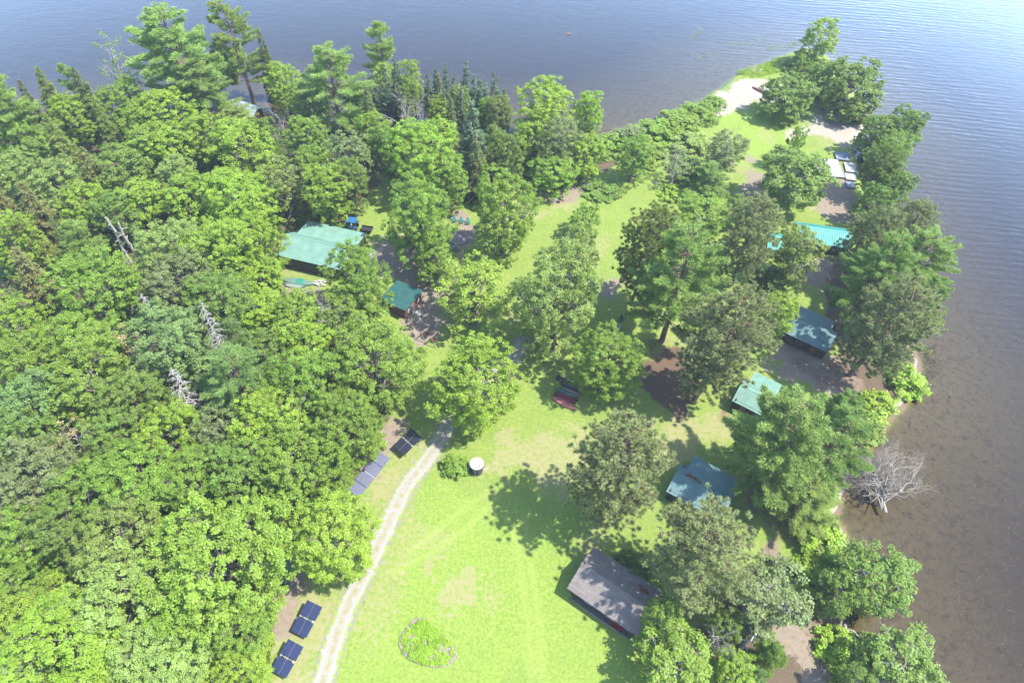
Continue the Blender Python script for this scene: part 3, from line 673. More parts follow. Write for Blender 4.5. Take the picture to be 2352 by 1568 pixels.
# dark green shed
a, rz, W = frame_of(HO(1440, 1165), HO(1800, 1335), 2.3)
es = thing('storage_shed', 'small shed with dark green metal roof and red brown board front', 'shed', (a[0], a[1], 0), rz)
DS = 5.6; wl = MB(); wl.box(.35, W-.35, .35, DS-.35, 0, 2.25)
y = .4
while y < DS-.4: wl.box(W-.35, W-.32, y, y+.13, .05, 2.5); y += .16
link('wall', wl, M['red'], es)
rf = MB(); rf.slab([(0, 0, 2.3), (W, 0, 2.75), (W, DS, 2.75), (0, DS, 2.3)], .08)
for i in range(15): y = DS*(i+.5)/15; rf.beam((0, y, 2.315), (W, y, 2.765), .035, .045)
link('roof', rf, M['dkroof'], es)
d = MB(); d.box(W-.34, W-.27, 1.9, 2.9, .05, 2.0); dd = link('door', d, M['greyw'], es); h_ = MB(); h_.box(W-.27, W-.2, 2.7, 2.78, .95, 1.1); link('handle', h_, M['steel'], dd)
for yy in (1.3, 4.2): f = MB(); f.box(W-.31, W-.25, yy-.3, yy+.3, 1.0, 1.7); link('window', f, M['frame'], es)
s_ = MB(); s_.box(0, 1.5, 0, 1.3, 0, .12); t_ = link('door_slab', s_, M['concrete']); q = G(*HO(1955, 1330), 0); t_.location = (q[0]-.7, q[1]-.6, 0.02); t_.rotation_euler = (0, 0, rz); tag(t_, 'white concrete slab on the ground before the shed door', 'slab')
# small green roofed outbuilding by the drive
a, rz, W = frame_of(SP(-130, 500), SP(245, 655), 2.2)
eo = thing('outbuilding', 'small outbuilding with pale green metal roof hidden by maples near the solar panels', 'shed', (a[0], a[1], 0), rz)
DO = 6.2; wl = MB(); wl.box(.3, W-.3, .3, DO-.3, 0, 2.15); link('wall', wl, M['brown'], eo)
rf = MB(); rf.slab([(0, 0, 2.2), (W, 0, 2.45), (W, DO, 2.45), (0, DO, 2.2)], .08); ribs_on(rf, (0, 0, 2.2), (0, DO, 2.2), (W, DO, 2.45), (W, 0, 2.45), 14); link('roof', rf, M['roof'], eo)
def prop_box(name, label, cat, px, py, dims, mat, rz=0, lid=None):
    q = G(px, py, 0); e = thing(name, label, cat, (q[0], q[1], .03), rz); m = MB(); x, y, z = dims
    m.box(-x/2, x/2, -y/2, y/2, 0, z*.82); link('box', m, mat, e); m = MB(); m.box(-x/2-.04, x/2+.04, -y/2-.04, y/2+.04, z*.83, z); link('lid', m, lid or mat, e); return e
prop_box('storage_chest', 'grey storage chest beside the small outbuilding', 'chest', *SP(358, 530), (.9, 1.3, .8), M['greyw'], rz)
m = MB(); m.slab([(-.25, -1, .5), (.25, -1, .5), (.25, 1, .62), (-.25, 1, .62)], .05); t_ = link('plank', m, M['steel']); q = G(*SP(415, 500), 0); t_.location = (q[0], q[1], -.3); t_.rotation_euler = (0, 0, rz-.4); tag(t_, 'pale grey plank lying between the grey chest and the yellow green maple', 'plank')
m = MB(); m.box(-.35, .35, -.6, .6, 0, .12); m.box(-.3, .1, -.5, .1, .12, .3); t_ = link('rubble_pile', m, M['concrete']); q = G(*SP(300, 628), 0); t_.location = (q[0], q[1], 0.0); t_.rotation_euler = (0, 0, rz); tag(t_, 'low heap of pale concrete pieces at the corner of the small outbuilding', 'rubble')
# pale roofed shore cabin far away
TL = lambda x, y: (x/3, y/3)
ea, *_ = gable_building('shore_cabin', 'pale tin roofed cabin at the far waterline under the tall pines', 'cabin', TL(1560, 750), TL(1740, 812), 2.2, 4.2, 1.1, M['paler'], M['red'], style='board', seam=.5)

# ---------------------------------------------------------------- boats
def hull(L, B, Hh, n=15, k=9, flat=.25):
    """an overturned canoe hull"""
    m = MB(); V = []; Fc = []
    for i in range(n):
        t = -1+2*i/(n-1); bw = B/2*(1-abs(t)**2.4)**.8+.012; hz = Hh*(.62+.38*(1-abs(t)**3)); sh = .10*t*t
        for j in range(k):
            s = -1+2*j/(k-1); an = s*math.pi/2; V.append((t*L/2, bw*math.copysign(abs(math.sin(an))**.8, s), hz*max(0, math.cos(an))**.65+sh*0))
    for i in range(n-1):
        for j in range(k-1): q = i*k+j; Fc.append((q, q+k, q+k+1, q+1))
    m.add(V, Fc); kl = MB(); kl.tube([(t*L/2, 0, Hh*(.62+.38*(1-abs(t)**3))+.012) for t in np.linspace(-.97, .97, 9)], .022, 5); return m, kl
def canoe(label, p, q, mat, kmat, B=.85, Hh=.38, z=.08, name='canoe', group='boats stored under the maple', tilt=0):
    a, b_ = G(*p, z+.2), G(*q, z+.2); d = b_-a; L = float(np.linalg.norm(d[:2])); c = (a+b_)/2
    e = thing(name, label, 'canoe', (c[0], c[1], z), math.atan2(d[1], d[0]), group); e.rotation_euler = (tilt, 0, e.rotation_euler[2])
    h, kl = hull(L, B, Hh); link('hull', h, mat, e); link('keel', kl, kmat, e); return e
B1 = zz(1580, 920, 5.227)
canoe('upturned faded pink canoe, the outermost of the boats under the maple', B1(185, 1258), B1(572, 1455), M['pink'], M['redh'], B=1.0)
canoe('dark red canoe next to the pink one under the maple', B1(210, 1225), B1(560, 1360), M['redh'], M['blackh'], B=.7)
canoe('maroon canoe lying between another red canoe and the dark green one', B1(232, 1188), B1(600, 1320), M['redh'], M['blackh'], B=.7)
canoe('dark green canoe lying behind the red canoes', B1(245, 1130), B1(600, 1270), M['greenh'], M['blackh'], B=.8)
canoe('tan canoe showing a pale hull between green and black boats', B1(335, 1118), B1(640, 1230), M['tan'], M['greyw'], B=.5)
canoe('black kayak farthest from the pink canoe under the maple', B1(330, 1050), B1(640, 1180), M['blackh'], M['steel'], B=.7, name='kayak')
tr_ = thing('black_cart', 'black framed cart in deep shade behind the row of canoes', 'cart', G(*B1(330, 1010), 0), -.5)
m = MB(); m.box(-.8, .8, -.45, .45, .3, .36); [m.beam((-.8+.4*i, -.45, .36), (-.8+.4*i, .45, .36), .05, .25) for i in range(5)]; link('rack', m, M['black'], tr_)
for sx in (-.5, .5): m = MB(); m.tube([(sx, -.5, .2), (sx, -.42, .2)], .2, 12); link('wheel', m, M['rubber'], tr_); m = MB(); m.tube([(sx, .42, .2), (sx, .5, .2)], .2, 12); link('wheel', m, M['rubber'], tr_)
T3 = lambda x, y: (1568+x/3, y/3)
canoe('red canoe pulled up on the sand beach at the tip of the point', T3(480, 598), T3(580, 648), M['redh'], M['blackh'], B=.85, z=.03, group='boats around the camp')
GB = zz(810, 780, 11.76)
canoe('long pale green boat with one bright green panel beside the brown house', GB(170, 440), GB(1300, 600), M['greenb'], M['greens'], B=1.5, Hh=.5, name='upturned_boat', group='boats beside the brown house')
pb = bpy.data.objects[-1] if False else None
canoe('narrow pale green hull in front of the panelled green boat', GB(210, 570), GB(1000, 690), M['greenb'], M['greenh'], B=.8, Hh=.4, name='upturned_boat', group='boats beside the brown house')
canoe('white hull lowest of the three by the brown house', GB(250, 640), GB(900, 720), M['whiteb'], M['greenb'], B=.6, Hh=.4, name='upturned_boat', group='boats beside the brown house')
for o in list(COL.objects):
    if o.get('label', '').startswith('long pale green boat'):
        m = MB(); L2 = .0
        for i in range(6):
            s0_, s1_ = [math.copysign(abs(math.sin(a_))**.8, a_) for a_ in (-1.2+.4*i, -1.2+.4*(i+1))]; z0_, z1_ = [.5*max(0, math.cos(a_))**.65 for a_ in (-1.2+.4*i, -1.2+.4*(i+1))]
            m.add([(-.3, .76*s0_, z0_+.02), (1.1, .76*s0_, z0_+.02), (1.1, .76*s1_, z1_+.02), (-.3, .76*s1_, z1_+.02)], [(0, 1, 2, 3)])
        link('panel', m, M['greens'], o)
m = MB()
for i in range(16): x, y = rng.uniform(-1.2, 1.2), rng.uniform(-.6, .6); m.beam((x, y, .1+.02*i), (x+rng.uniform(.5, 1.1), y+rng.uniform(-.4, .4), .1+.02*i), .18, .03)
t_ = link('board_pile', m, M['white']); q = G(*GB(1480, 590), 0); t_.location = (q[0], q[1], 0); tag(t_, 'heap of whitish boards by the house corner at the end of the green boats', 'boards')

# ---------------------------------------------------------------- solar arrays and tank
def panel_mat(name, c1, line, sx, sy, ms):
    b = NB(name); c = b.coord(); br = b.n('TexBrick'); br.offset = 0; b.l(c, br.inputs['Vector'])
    br.inputs['Scale'].default_value = 1; br.inputs['Brick Width'].default_value = sx; br.inputs['Row Height'].default_value = sy; br.inputs['Mortar Size'].default_value = ms; br.inputs['Mortar Smooth'].default_value = 0
    br.inputs['Color1'].default_value = (*c1, 1); br.inputs['Color2'].default_value = (*[v*1.1 for v in c1], 1); br.inputs['Mortar'].default_value = (*line, 1)
    return b.done(b.principled(br.outputs[0], .22, .35))
M['pvblue'] = panel_mat('dark_blue_cells', (.02, .026, .06), (.022, .033, .11), .16, .16, .004)
M['pvblack'] = panel_mat('black_cells', (.016, .017, .026), (.022, .024, .034), .16, .16, .004)
M['pvgrid'] = panel_mat('gridded_cells', (.03, .034, .065), (.20, .20, .23), .17, .17, .012)
def tilted(q00, q10, q01, zlo, zhi):
    """origin, axes and sizes of a tilted table: q00-q10 low edge, q00-q01 climbing edge"""
    a, b_, c = G(*q00, zlo), G(*q10, zlo), G(*q01, zhi); u = b_-a; v = c-a; W, D = np.linalg.norm(u), np.linalg.norm(v)
    u = u/W; v = v-(v@u)*u; v /= np.linalg.norm(v); n = np.cross(u, v); return a, u, v, n, W, D
def solar(label, blocks, mat, name='solar_array', group='solar panels by the drive', ncol=2, zlo=.9, zhi=1.75, rows=1):
    a, u, v, n, W, D = tilted(*blocks, zlo, zhi); rz = math.atan2(u[1], u[0]); e = thing(name, label, 'solar panel', (a[0], a[1], 0), rz, group)
    Rm = Matrix.Rotation(-rz, 4, 'Z'); L = lambda x, y, z: tuple(Rm @ Vector(u*x+v*y+n*z+np.array([0, 0, a[2]])))
    basis = Matrix([list(Rm.to_3x3() @ Vector(k)) for k in (u, v, n)]).transposed().to_4x4(); basis.translation = Vector((0, 0, float(a[2])))
    gap = .035 if ncol < 4 else .09; mod = []
    if rows == 2: gy = .30; ch = (D-gy)/2; spans = [(0, ch), (ch+gy, D)]
    else: spans = [(0, D)]
    for y0, y1 in spans:
        for i in range(ncol):
            w_ = (W-gap*(ncol-1))/ncol; m = MB(); m.box(0, w_, 0, y1-y0, 0, .035); p = link('panel', m, mat, e); p.matrix_local = basis @ Matrix.Translation((i*(w_+gap), y0, .03))
    fr_ = MB()
    for f in (.12, .5, .88): fr_.beam(L(0, D*f, -.03), L(W, D*f, -.03), .05, .06)
    for f in (.08, .36, .5, .88): fr_.beam(L(W*f, 0, .0), L(W*f, D, .0), .06, .05)
    link('rail', fr_, M['white'] if rows == 2 else M['steel'], e)
    for fx in (.15, .85):
        for fy in (.15, .85):
            t = L(W*fx, D*fy, -.05); po = MB(); po.tube([(t[0], t[1], -.1), t], .045, 6); link('post', po, M['steel'], e)
    return e
solar('pair of dark blue solar panels on one frame, nearer the small outbuilding', (SP(290, 1085), SP(430, 1155), SP(430, 798)), M['pvblue'], rows=2, zlo=.9, zhi=1.7)
solar('pair of dark blue solar panels on one frame, lowest beside the drive', (SP(105, 1445), SP(245, 1525), SP(248, 1150)), M['pvblue'], rows=2, zlo=.9, zhi=1.7)
solar('black solar panel pair standing on leaf litter under the big maple', (S5(920, 515), S5(1110, 690), S5(1175, 160)), M['pvblack'], rows=2, zlo=1.3, zhi=2.1)
solar('long solar array of four white gridded modules beside the forest edge', (S5(310, 1440), S5(857, 742), S5(128, 1260)), M['pvgrid'], name='long_solar_array', group='gridded solar array', ncol=4, zlo=.5, zhi=1.05)
TK = zz(1220, 1260, 7.84)
q = G(*TK(1380, 925), 0); et = thing('water_tank', 'round black water tank with white lid standing on the lawn', 'tank', (q[0], q[1], 0), 0)
m = MB(); hts = [0, .35, .37, .43, .45, .8, .82, .88, .9, 1.25, 1.27, 1.33, 1.35, 1.7, 1.72, 1.78, 1.8, 2.05]; rs = [.93, .95, .90, .90, .96, .97, .92, .92, .98, .99, .94, .94, 1.0, 1.01, .96, .96, 1.02, 1.03]; m.tube([(0, 0, h) for h in hts], rs, 28); link('body', m, M['black'], et)
m = MB(); m.tube([(0, 0, 2.05), (0, 0, 2.12), (0, 0, 2.2)], [1.05, 1.05, .9], 28); lid = link('lid', m, M['white'], et); m = MB(); m.tube([(.45, -.45, 2.1), (.45, -.45, 2.25)], .12, 12); link('hatch', m, M['greyw'], lid)
m = MB(); m.tube([(-.15, -1.04, 2.0), (-.15, -1.09, 1.9), (-.15, -1.02, .1)], .04, 6); link('downpipe', m, M['rim'], et)
m = MB(); m.tube([(.8, .0, .15), (1.75, .55, .12)], .06, 8); link('outlet_pipe', m, M['white'], et)

# ---------------------------------------------------------------- tractor and trailer
q = G(*HO(1090, 235), 0); ev = thing('blue_tractor', 'blue farm tractor with flat cab roof parked behind the brown house', 'tractor', (q[0], q[1], 0), rzh+math.pi+.15)
m = MB(); m.prism([(.25, -.42), (2.0, -.36), (2.1, -.2), (2.1, .2), (2.0, .36), (.25, .42)], .75, 1.45); hd = link('hood', m, M['blue'], ev); m = MB(); m.box(2.1, 2.14, -.2, .2, .8, 1.35); link('grille', m, M['black'], hd)
m = MB(); m.box(-1.0, 2.0, -.25, .25, .5, .74); link('chassis', m, M['black'], ev)
m = MB(); m.slab([(-1.15, -.8, 2.45), (.45, -.75, 2.45), (.45, .75, 2.45), (-1.15, .8, 2.45)], .12); link('cab_roof', m, M['blue'], ev)
for sx, sy in ((-1.0, -.7), (-1.0, .7), (.3, -.62), (.3, .62)): m = MB(); m.beam((sx, sy, .8), (sx, sy, 2.35), .08, .08); link('cab_post', m, M['blue'], ev)
m = MB(); m.box(-.8, -.3, -.25, .25, .8, 1.0); m.box(-.85, -.75, -.25, .25, 1.0, 1.45); link('seat', m, M['black'], ev)
for s in (-1, 1):
    m = MB(); a0 = .55; m.slab([(-1.2, s*a0, 1.35), (.1, s*a0, 1.35), (.1, s*.95, 1.3), (-1.2, s*.95, 1.3)], .06); link('fender', m, M['blue'], ev)
    for nm, x, r, w_ in (('rear_wheel', -.6, .68, .36), ('front_wheel', 1.6, .42, .25)):
        m = MB(); y = s*.78; m.tube([(x, y-w_/2, r), (x, y-w_/2+.06, r), (x, y+w_/2-.06, r), (x, y+w_/2, r)], [r*.85, r, r, r*.85], 18); wo = link(nm, m, M['rubber'], ev); m = MB(); m.tube([(x, y+s*(w_/2), r), (x, y+s*(w_/2+.03), r)], r*.55, 14); link('rim', m, M['rim'], wo)
q = G(*HO(1290, 265), 0); e = thing('dark_trailer', 'dark flat trailer in the shade behind the blue tractor', 'trailer', (q[0], q[1], 0), rzh+.1)
m = MB(); m.box(-1.1, 1.1, -.7, .7, .55, .63); [m.box(-1.1, 1.1, y, y+.05, .63, .95) for y in (-.7, .65)]; link('bed', m, M['black'], e); m = MB(); m.beam((-1.1, 0, .5), (-2.0, 0, .45), .08, .08); link('tow_bar', m, M['black'], e)
for s in (-.8, .72): m = MB(); m.tube([(0, s, .32), (0, s+.12, .32)], .32, 14); link('wheel', m, M['rubber'], e)

# ---------------------------------------------------------------- outdoor furniture
def adirondack(label, px, py, mat=None, rz=.25):
    q = G(px, py, 0); e = thing('garden_chair', label, 'chair', (q[0], q[1], 0.02), rz, 'teal garden chairs'); mt = mat or M['teal_p']
    m = MB(); [m.slab([(-.28, -.45+.115*i, .38-.035*i), (.28, -.45+.115*i, .38-.035*i), (.28, -.35+.115*i, .35-.035*i), (-.28, -.35+.115*i, .35-.035*i)], .025) for i in range(6)]; link('seat', m, mt, e)
    m = MB()
    for i in range(5): x = -.26+.105*i; hh_ = .98-.06*abs(i-2); m.slab([(x, .18, .2), (x+.095, .18, .2), (x+.095, .18+.5*hh_, .2+.85*hh_), (x, .18+.5*hh_, .2+.85*hh_)], .025)
    link('backrest', m, mt, e)
    for s in (-1, 1):
        m = MB(); m.slab([(s*.30, -.45, .56), (s*.44, -.45, .56), (s*.42, .35, .54), (s*.32, .35, .54)] if s > 0 else [(s*.44, -.45, .56), (s*.30, -.45, .56), (s*.32, .35, .54), (s*.42, .35, .54)], .03); link('armrest', m, mt, e)
        m = MB(); m.beam((s*.33, -.42, 0), (s*.33, -.42, .53), .04, .1); link('leg', m, mt, e); m = MB(); m.beam((s*.29, -.35, .36), (s*.29, .55, .0), .04, .1); link('leg', m, mt, e)
    return e
CH = zz(1300, 560, 7.84)
adirondack('teal garden chair nearest the slender pointed maple crown', *CH(555, 745)); adirondack('teal garden chair in the middle of the row on sandy ground', *CH(405, 722)); adirondack('teal garden chair partly under maple leaves at the row end', *CH(245, 702))
adirondack('lone teal garden chair in the shade beyond the stone fire ring', *CH(265, 1350), M['tealb'], 1.4)
q = G(*CH(330, 1085), 0)
fr_ = thing('fire_ring', 'wide round ring of pale stones around a pinkish fire pit', 'fire pit', (q[0], q[1], 0))
m = MB(); m.prism([(1.7*math.cos(t), 1.7*math.sin(t)) for t in np.linspace(0, 6.283, 22, endpoint=False)], .0, .09); link('ash_bed', m, simple('fire_pit_ash', (.17, .14, .135), .95, .05, var=.3, scale=5, bump=.3), fr_)
def rock_mesh(r, flat=.6, seed=0):
    g = np.random.default_rng(seed); m = MB(); n, k = 7, 9; V = [(0, 0, -r*flat)]; 
    for i in range(1, n):
        ph = math.pi*i/n
        for j in range(k): t = 2*math.pi*j/k; rr = r*g.uniform(.8, 1.15); V.append((rr*math.sin(ph)*math.cos(t), rr*math.sin(ph)*math.sin(t), -rr*flat*math.cos(ph)))
    V.append((0, 0, r*flat)); Fc = [(0, 1+(j+1) % k, 1+j) for j in range(k)]
    for i in range(n-2):
        for j in range(k): a_ = 1+i*k+j; b2 = 1+i*k+(j+1) % k; Fc.append((a_, b2, b2+k, a_+k))
    L_ = len(V)-1; o = 1+(n-2)*k; Fc += [(o+j, o+(j+1) % k, L_) for j in range(k)]; m.add(V, Fc); return m
for i in range(20):
    t = 2*math.pi*i/20; m = rock_mesh(.3, .6, i); o = link('stone', m, M['concrete'], fr_); o.location = (1.75*math.cos(t), 1.75*math.sin(t), .1); o.rotation_euler = (0, 0, t)
# a-frames and clothes line by the shed
AF = zz(1150, 880, 11.2)
def aframe(label, p, q_, h=2.1):
    a, b_ = G(*p, h), G(*q_, h); d = b_-a; L = float(np.linalg.norm(d[:2])); e = thing('swing_frame', label, 'swing frame', (a[0], a[1], 0), math.atan2(d[1], d[0]), 'timber frames near the shed')
    m = MB(); m.beam((-.2, 0, h), (L+.2, 0, h), .14, .14); link('top_beam', m, M['greyw'], e)
    for x in (0, L):
        for s in (-1, 1): m = MB(); m.beam((x, s*.05, h-.05), (x, s*.9, 0), .1, .1); link('leg', m, M['greyw'], e)
    m = MB(); m.box(L*.3, L*.7, -.25, .25, .5, .55); m.box(L*.3, L*.7, .2, .26, .55, 1.05); link('swing_seat', m, M['red'], e)
    for x in (L*.32, L*.68): m = MB(); m.tube([(x, 0, .5), (x, 0, h)], .02, 5); link('chain', m, M['steel'], e)
aframe('grey timber swing frame nearer the shed door', AF(950, 1050), AF(1285, 830)); aframe('second grey timber swing frame, nearer the big round maple', AF(1260, 1220), AF(1510, 995))
cl = thing('clothes_line', 'two thin clothes lines strung beside the shed', 'clothes line', G(*AF(900, 700), 0), 0)
for i, (p, q_) in enumerate(((AF(470, 380), AF(1285, 810)), (AF(360, 440), AF(1180, 850)))):
    a, b_ = G(*p, 1.9)-np.array(cl.location), G(*q_, 2.0)-np.array(cl.location); m = MB(); mid_ = (a+b_)/2-[0, 0, .12]; m.tube([a, mid_, b_], .016, 4); link('line', m, M['rim'], cl)
    m = MB(); m.tube([(b_[0], b_[1], 0), (b_[0], b_[1], 2.0)], .05, 6); link('post', m, M['greyw'], cl)
# black bench and teal table
BN = zz(1580, 920, 5.227)
q = G(*BN(1258, 95), 0); e = thing('black_bench', 'long black garden bench beside the red pine trunk', 'bench', (q[0], q[1], 0), 1.25)
m = MB(); [m.box(-.85, .85, -.25+.13*i, -.15+.13*i, .42, .46) for i in range(4)]; link('seat', m, M['black'], e); m = MB(); [m.box(-.85, .85, .27+.03*i, .31+.03*i, .55+.13*i, .65+.13*i) for i in range(3)]; link('backrest', m, M['black'], e)
for x in (-.8, .75): m = MB(); m.box(x, x+.06, -.25, .3, 0, .42); m.beam((x+.03, .26, .42), (x+.03, .36, .95), .05, .05); link('leg', m, M['steel'], e)
q = G(*BN(1150, 250), 0); e = thing('picnic_table', 'teal blue picnic table half hidden behind the maple with bare twigs', 'table', (q[0], q[1], 0), -.15)
m = MB(); [m.box(-1.0, 1.0, -.38+.16*i, -.24+.16*i, .74, .78) for i in range(5)]; link('tabletop', m, M['tealb'], e)
for s in (-1, 1): m = MB(); m.box(-1.0, 1.0, s*.75-.13, s*.75+.13, .44, .48); link('seat', m, M['tealb'], e); m = MB(); m.beam((s*.7, -.8, 0), (s*.7, .3, .74), .05, .1); m.beam((s*.7, .8, 0), (s*.7, -.3, .74), .05, .1); m.beam((s*.7, -.85, .42), (s*.7, .85, .42), .05, .08); link('leg', m, M['tealb'], e)

# ---------------------------------------------------------------- docks on the beach
DK = zz(2300, 420, 9.8)
def dock(label, c0, c1, c2, mat, z=.45, trim=True, group='dock sections stored on shore'):
    a, b_, c = G(*c0, z), G(*c1, z), G(*c2, z); u = b_-a; W = float(np.linalg.norm(u[:2])); rz = math.atan2(u[1], u[0]); ux = u/np.linalg.norm(u); v = c-a; D = float(ux[0]*v[1]-ux[1]*v[0])
    e = thing('dock_section', label, 'dock', (a[0], a[1], 0), rz, group); m = MB(); n = max(4, int(W/.16)); st = W/n
    for i in range(n): m.box(i*st+.008, (i+1)*st-.008, 0, D, z-.035, z)
    link('decking', m, mat, e); m = MB()
    for y in (0.02, D-.1): m.box(0, W, y, y+.08, z-.24, z-.036)
    for x in (0.02, W-.1): m.box(x, x+.08, .101, D-.101, z-.24, z-.037)
    link('frame', m, M['greyw'], e)
    for x, y in ((.2, .2), (W-.2, .2), (.2, D-.2), (W-.2, D-.2)): m = MB(); m.box(x-.08, x+.08, y-.08, y+.08, -.1, z-.25); link('foot', m, M['greyw'], e)
    if trim:
        m = MB(); m.box(.05, W-.05, .04, .1, z+.001, z+.09); m.box(W-.1, W-.04, .12, D-.1, z+.001, z+.09); link('edge_rail', m, mat, e)
    return e
M['blued'] = simple('bluish_weathered_boards', (.14, .17, .21), .7, .2, var=.3, scale=3)
dock('large white dock platform in the middle of the stored sections', DK(1315, 985-30), DK(1740, 985), DK(1325, 455), M['white'])
dock('white dock walkway reaching out from the large platform towards the birch', DK(945, 890), DK(1300, 945), DK(950, 662), M['white'], trim=False)
dock('bluish slatted dock section standing apart nearest the beach', DK(1482, 455), DK(1885, 505), DK(1500, 240), M['blued'])
dock('small white dock section shaded by leaves beside the large platform', DK(1760, 810), DK(2080, 850), DK(1765, 545), M['white'], z=.4)
dock('leaf dappled white dock section between the small white and the bluish dark one', DK(1760, 1035), DK(2060, 1075), DK(1765, 850), M['white'], z=.4)
dock('dark bluish dock section nearest the turquoise cabin', DK(1790, 1260), DK(2050, 1290), DK(1775, 1090), M['blued'], z=.35, trim=False)
LD = zz(2360, 260, 11.2)
e = thing('dock_ramp', 'pale metal ramp frame with rungs lying on the ground by the willow', 'ramp', G(*LD(500, 600), 0), 0)
o_ = np.array(e.location); r1 = [G(*LD(205, 500), .3)-o_, G(*LD(1040, 622), .3)-o_]; r2 = [G(*LD(200, 560), .1)-o_, G(*LD(720, 760), .1)-o_]
for r_ in (r1, r2): m = MB(); m.beam(*r_, .07, .1); link('rail', m, M['steel'], e)
m = MB(); [m.tube([r1[0]+(r1[1]-r1[0])*t*.62, r2[0]+(r2[1]-r2[0])*t], .03, 5) for t in np.linspace(.05, .97, 13)]; link('rungs', m, M['steel'], e)
def sticks(name, label, cat, px, py, n, Lr, rad, spread, mat, ang=None, z=.3):
    q = G(px, py, 0); m = MB()
    for i in range(n):
        c = np.array([rng.normal()*spread, rng.normal()*spread*.6, z*rng.random()]); a_ = rng.uniform(0, 6.28) if ang is None else ang+rng.normal()*.5; L_ = rng.uniform(*Lr); d = np.array([math.cos(a_), math.sin(a_), rng.uniform(-.1, .15)])*L_/2
        m.tube(bend(c-d, c+d, 3, .05), lerp_r(rad*rng.uniform(.6, 1.2), rad*.3, 4), 5)
    o = link(name, m, mat); o.location = (q[0], q[1], .05); return tag(o, label, cat)
sticks('brush_pile', 'pile of dark cut branches in the shade of the big shore willow', 'brush pile', *LD(720, 330), 45, (1.5, 4), .07, 1.1, DEAD, -.5, .6)
sticks('driftwood', 'tangle of bleached branches at the waterline beside the big shore willow', 'driftwood', *LD(2010, 480), 12, (1.2, 3), .1, .5, WBARK, 1.0, .8)
for i, (pts, lab) in enumerate((([(1940, 1432), (1946, 1455), (1951, 1478), (1955, 1500)], 'bleached straight driftwood log nearest the bank under the leaning birch'), ([(1947, 1445), (1957, 1462), (1963, 1480), (1972, 1508), (1983, 1508)], 'long crooked driftwood log reaching into the shallows'), ([(1950, 1447), (1962, 1450), (1968, 1458), (1974, 1461)], 'short forked driftwood branch above the crooked log'))):
    P = [G(x, y, WZ+.15) for x, y in pts]; m = MB(); m.tube([p-P[0] for p in P], lerp_r(.2, .09, len(P)), 7); o = link('driftwood_log', m, WBARK); o.location = P[0]; tag(o, lab, 'driftwood', 'driftwood logs on the east bank')
# rocks and stumps
def rock(label, px, py, r, z=0., flat=.6, sx=1.3, mat=None, seed=1, group=None):
    q = G(px, py, z); o = link('boulder', rock_mesh(r, flat, seed), mat or M['rock']); o.location = (q[0], q[1], z); o.scale = (sx, 1, 1); o.rotation_euler = (0, 0, seed*1.3); return tag(o, label, 'rock', group)
rock('lone tan rock breaking the open lake surface far offshore', 1307, 78, .55, WZ+.05, .35, 1.8, M['deck'], 3)
R2 = lambda x, y: (784+x/3, y/3)
for i, (x, y, r, lab) in enumerate(((1690, 1275, .8, 'largest pale boulder between the lawn and the low round bush'), (1655, 1303, .55, 'small boulder touching the largest one by the low round bush'), (1590, 1300, .5, 'flat boulder on bare ground a step away from the boulder pair'), (1470, 1368, .6, 'boulder at the foot of the lime maple on bare pinkish ground'), (2165, 1262, .5, 'boulder under the thin crowned tree at the lawn corner'))): rock(lab, *R2(x, y), r, .05, .55, 1.3, None, i+5, 'boulders along the lawn edge')
q = G(1349, 569, 0); e = thing('tree_stump', 'weathered grey stump alone on the upper lawn', 'stump', (q[0], q[1], 0)); m = MB(); m.tube([(0, 0, -.1), (0, 0, .15), (0, 0, .42)], [.6, .42, .38], 10); link('trunk', m, DEAD, e); m = MB(); [m.tube([(0, 0, .1), (math.cos(t)*.9, math.sin(t)*.9, -.03)], [.16, .05], 5) for t in (0, 1.3, 2.4, 3.6, 5)]; link('roots', m, DEAD, e)
# rubble bank beside the green boats
for i in range(9): rock(('pale rock in the loose bank below the green boats'), 655+rng.uniform(-8, 75), 668+rng.uniform(0, 18), rng.uniform(.25, .5), .05, .6, 1.2, M['concrete'] if i % 2 else M['rock'], 20+i, 'rocks in the bank below the green boats')

# ---------------------------------------------------------------- flower bed, reeds, lily leaves
FB = zz(1140, 1780, 7.13)
OV = [(560, 215), (400, 390), (250, 600), (215, 760), (280, 930), (430, 1070), (620, 1160), (850, 1220), (1020, 1240), (1250, 1180), (1400, 1040), (1370, 850), (1280, 720), (1120, 560), (960, 400), (780, 250)]
ow = [G(*FB(x, y), 0)[:2] for x, y in OV]; oc = np.mean(ow, 0); e = thing('flower_bed', 'oval flower bed packed with lime green leafy plants in the lawn', 'flower bed', (oc[0], oc[1], 0))
pl = [p-oc for p in ow]; m = MB(); m.prism([tuple(p*1.035) for p in pl], .0, .11); link('soil', m, M['soil'], e)
px_, py_ = [], []; ang = np.array([math.atan2(p[1], p[0]) for p in pl]); rad_ = np.array([np.hypot(*p) for p in pl]); od = np.argsort(ang); holes = [np.array(G(*FB(x, y), 0)[:2])-oc for x, y in ((515, 630), (790, 720), (1150, 850), (1050, 1090), (870, 1060), (425, 830), (1120, 560))]
P = []; N = []
while len(P) < 520:
    t = rng.uniform(-math.pi, math.pi); r = math.sqrt(rng.random())*.93; rr = np.interp(t, ang[od], rad_[od], period=2*math.pi)*r; c = np.array([math.cos(t)*rr, math.sin(t)*rr])
    if min(np.linalg.norm(c-h) for h in holes) < .30: continue
    k = 26; hh_ = rng.uniform(.14, .32); p = rdir(k)*[.24, .24, .14]*(rng.random((k, 1))**.5); P.append(np.array([c[0], c[1], hh_])+p); N.append(unit(UP+rng.normal(size=(k, 3))*.5))
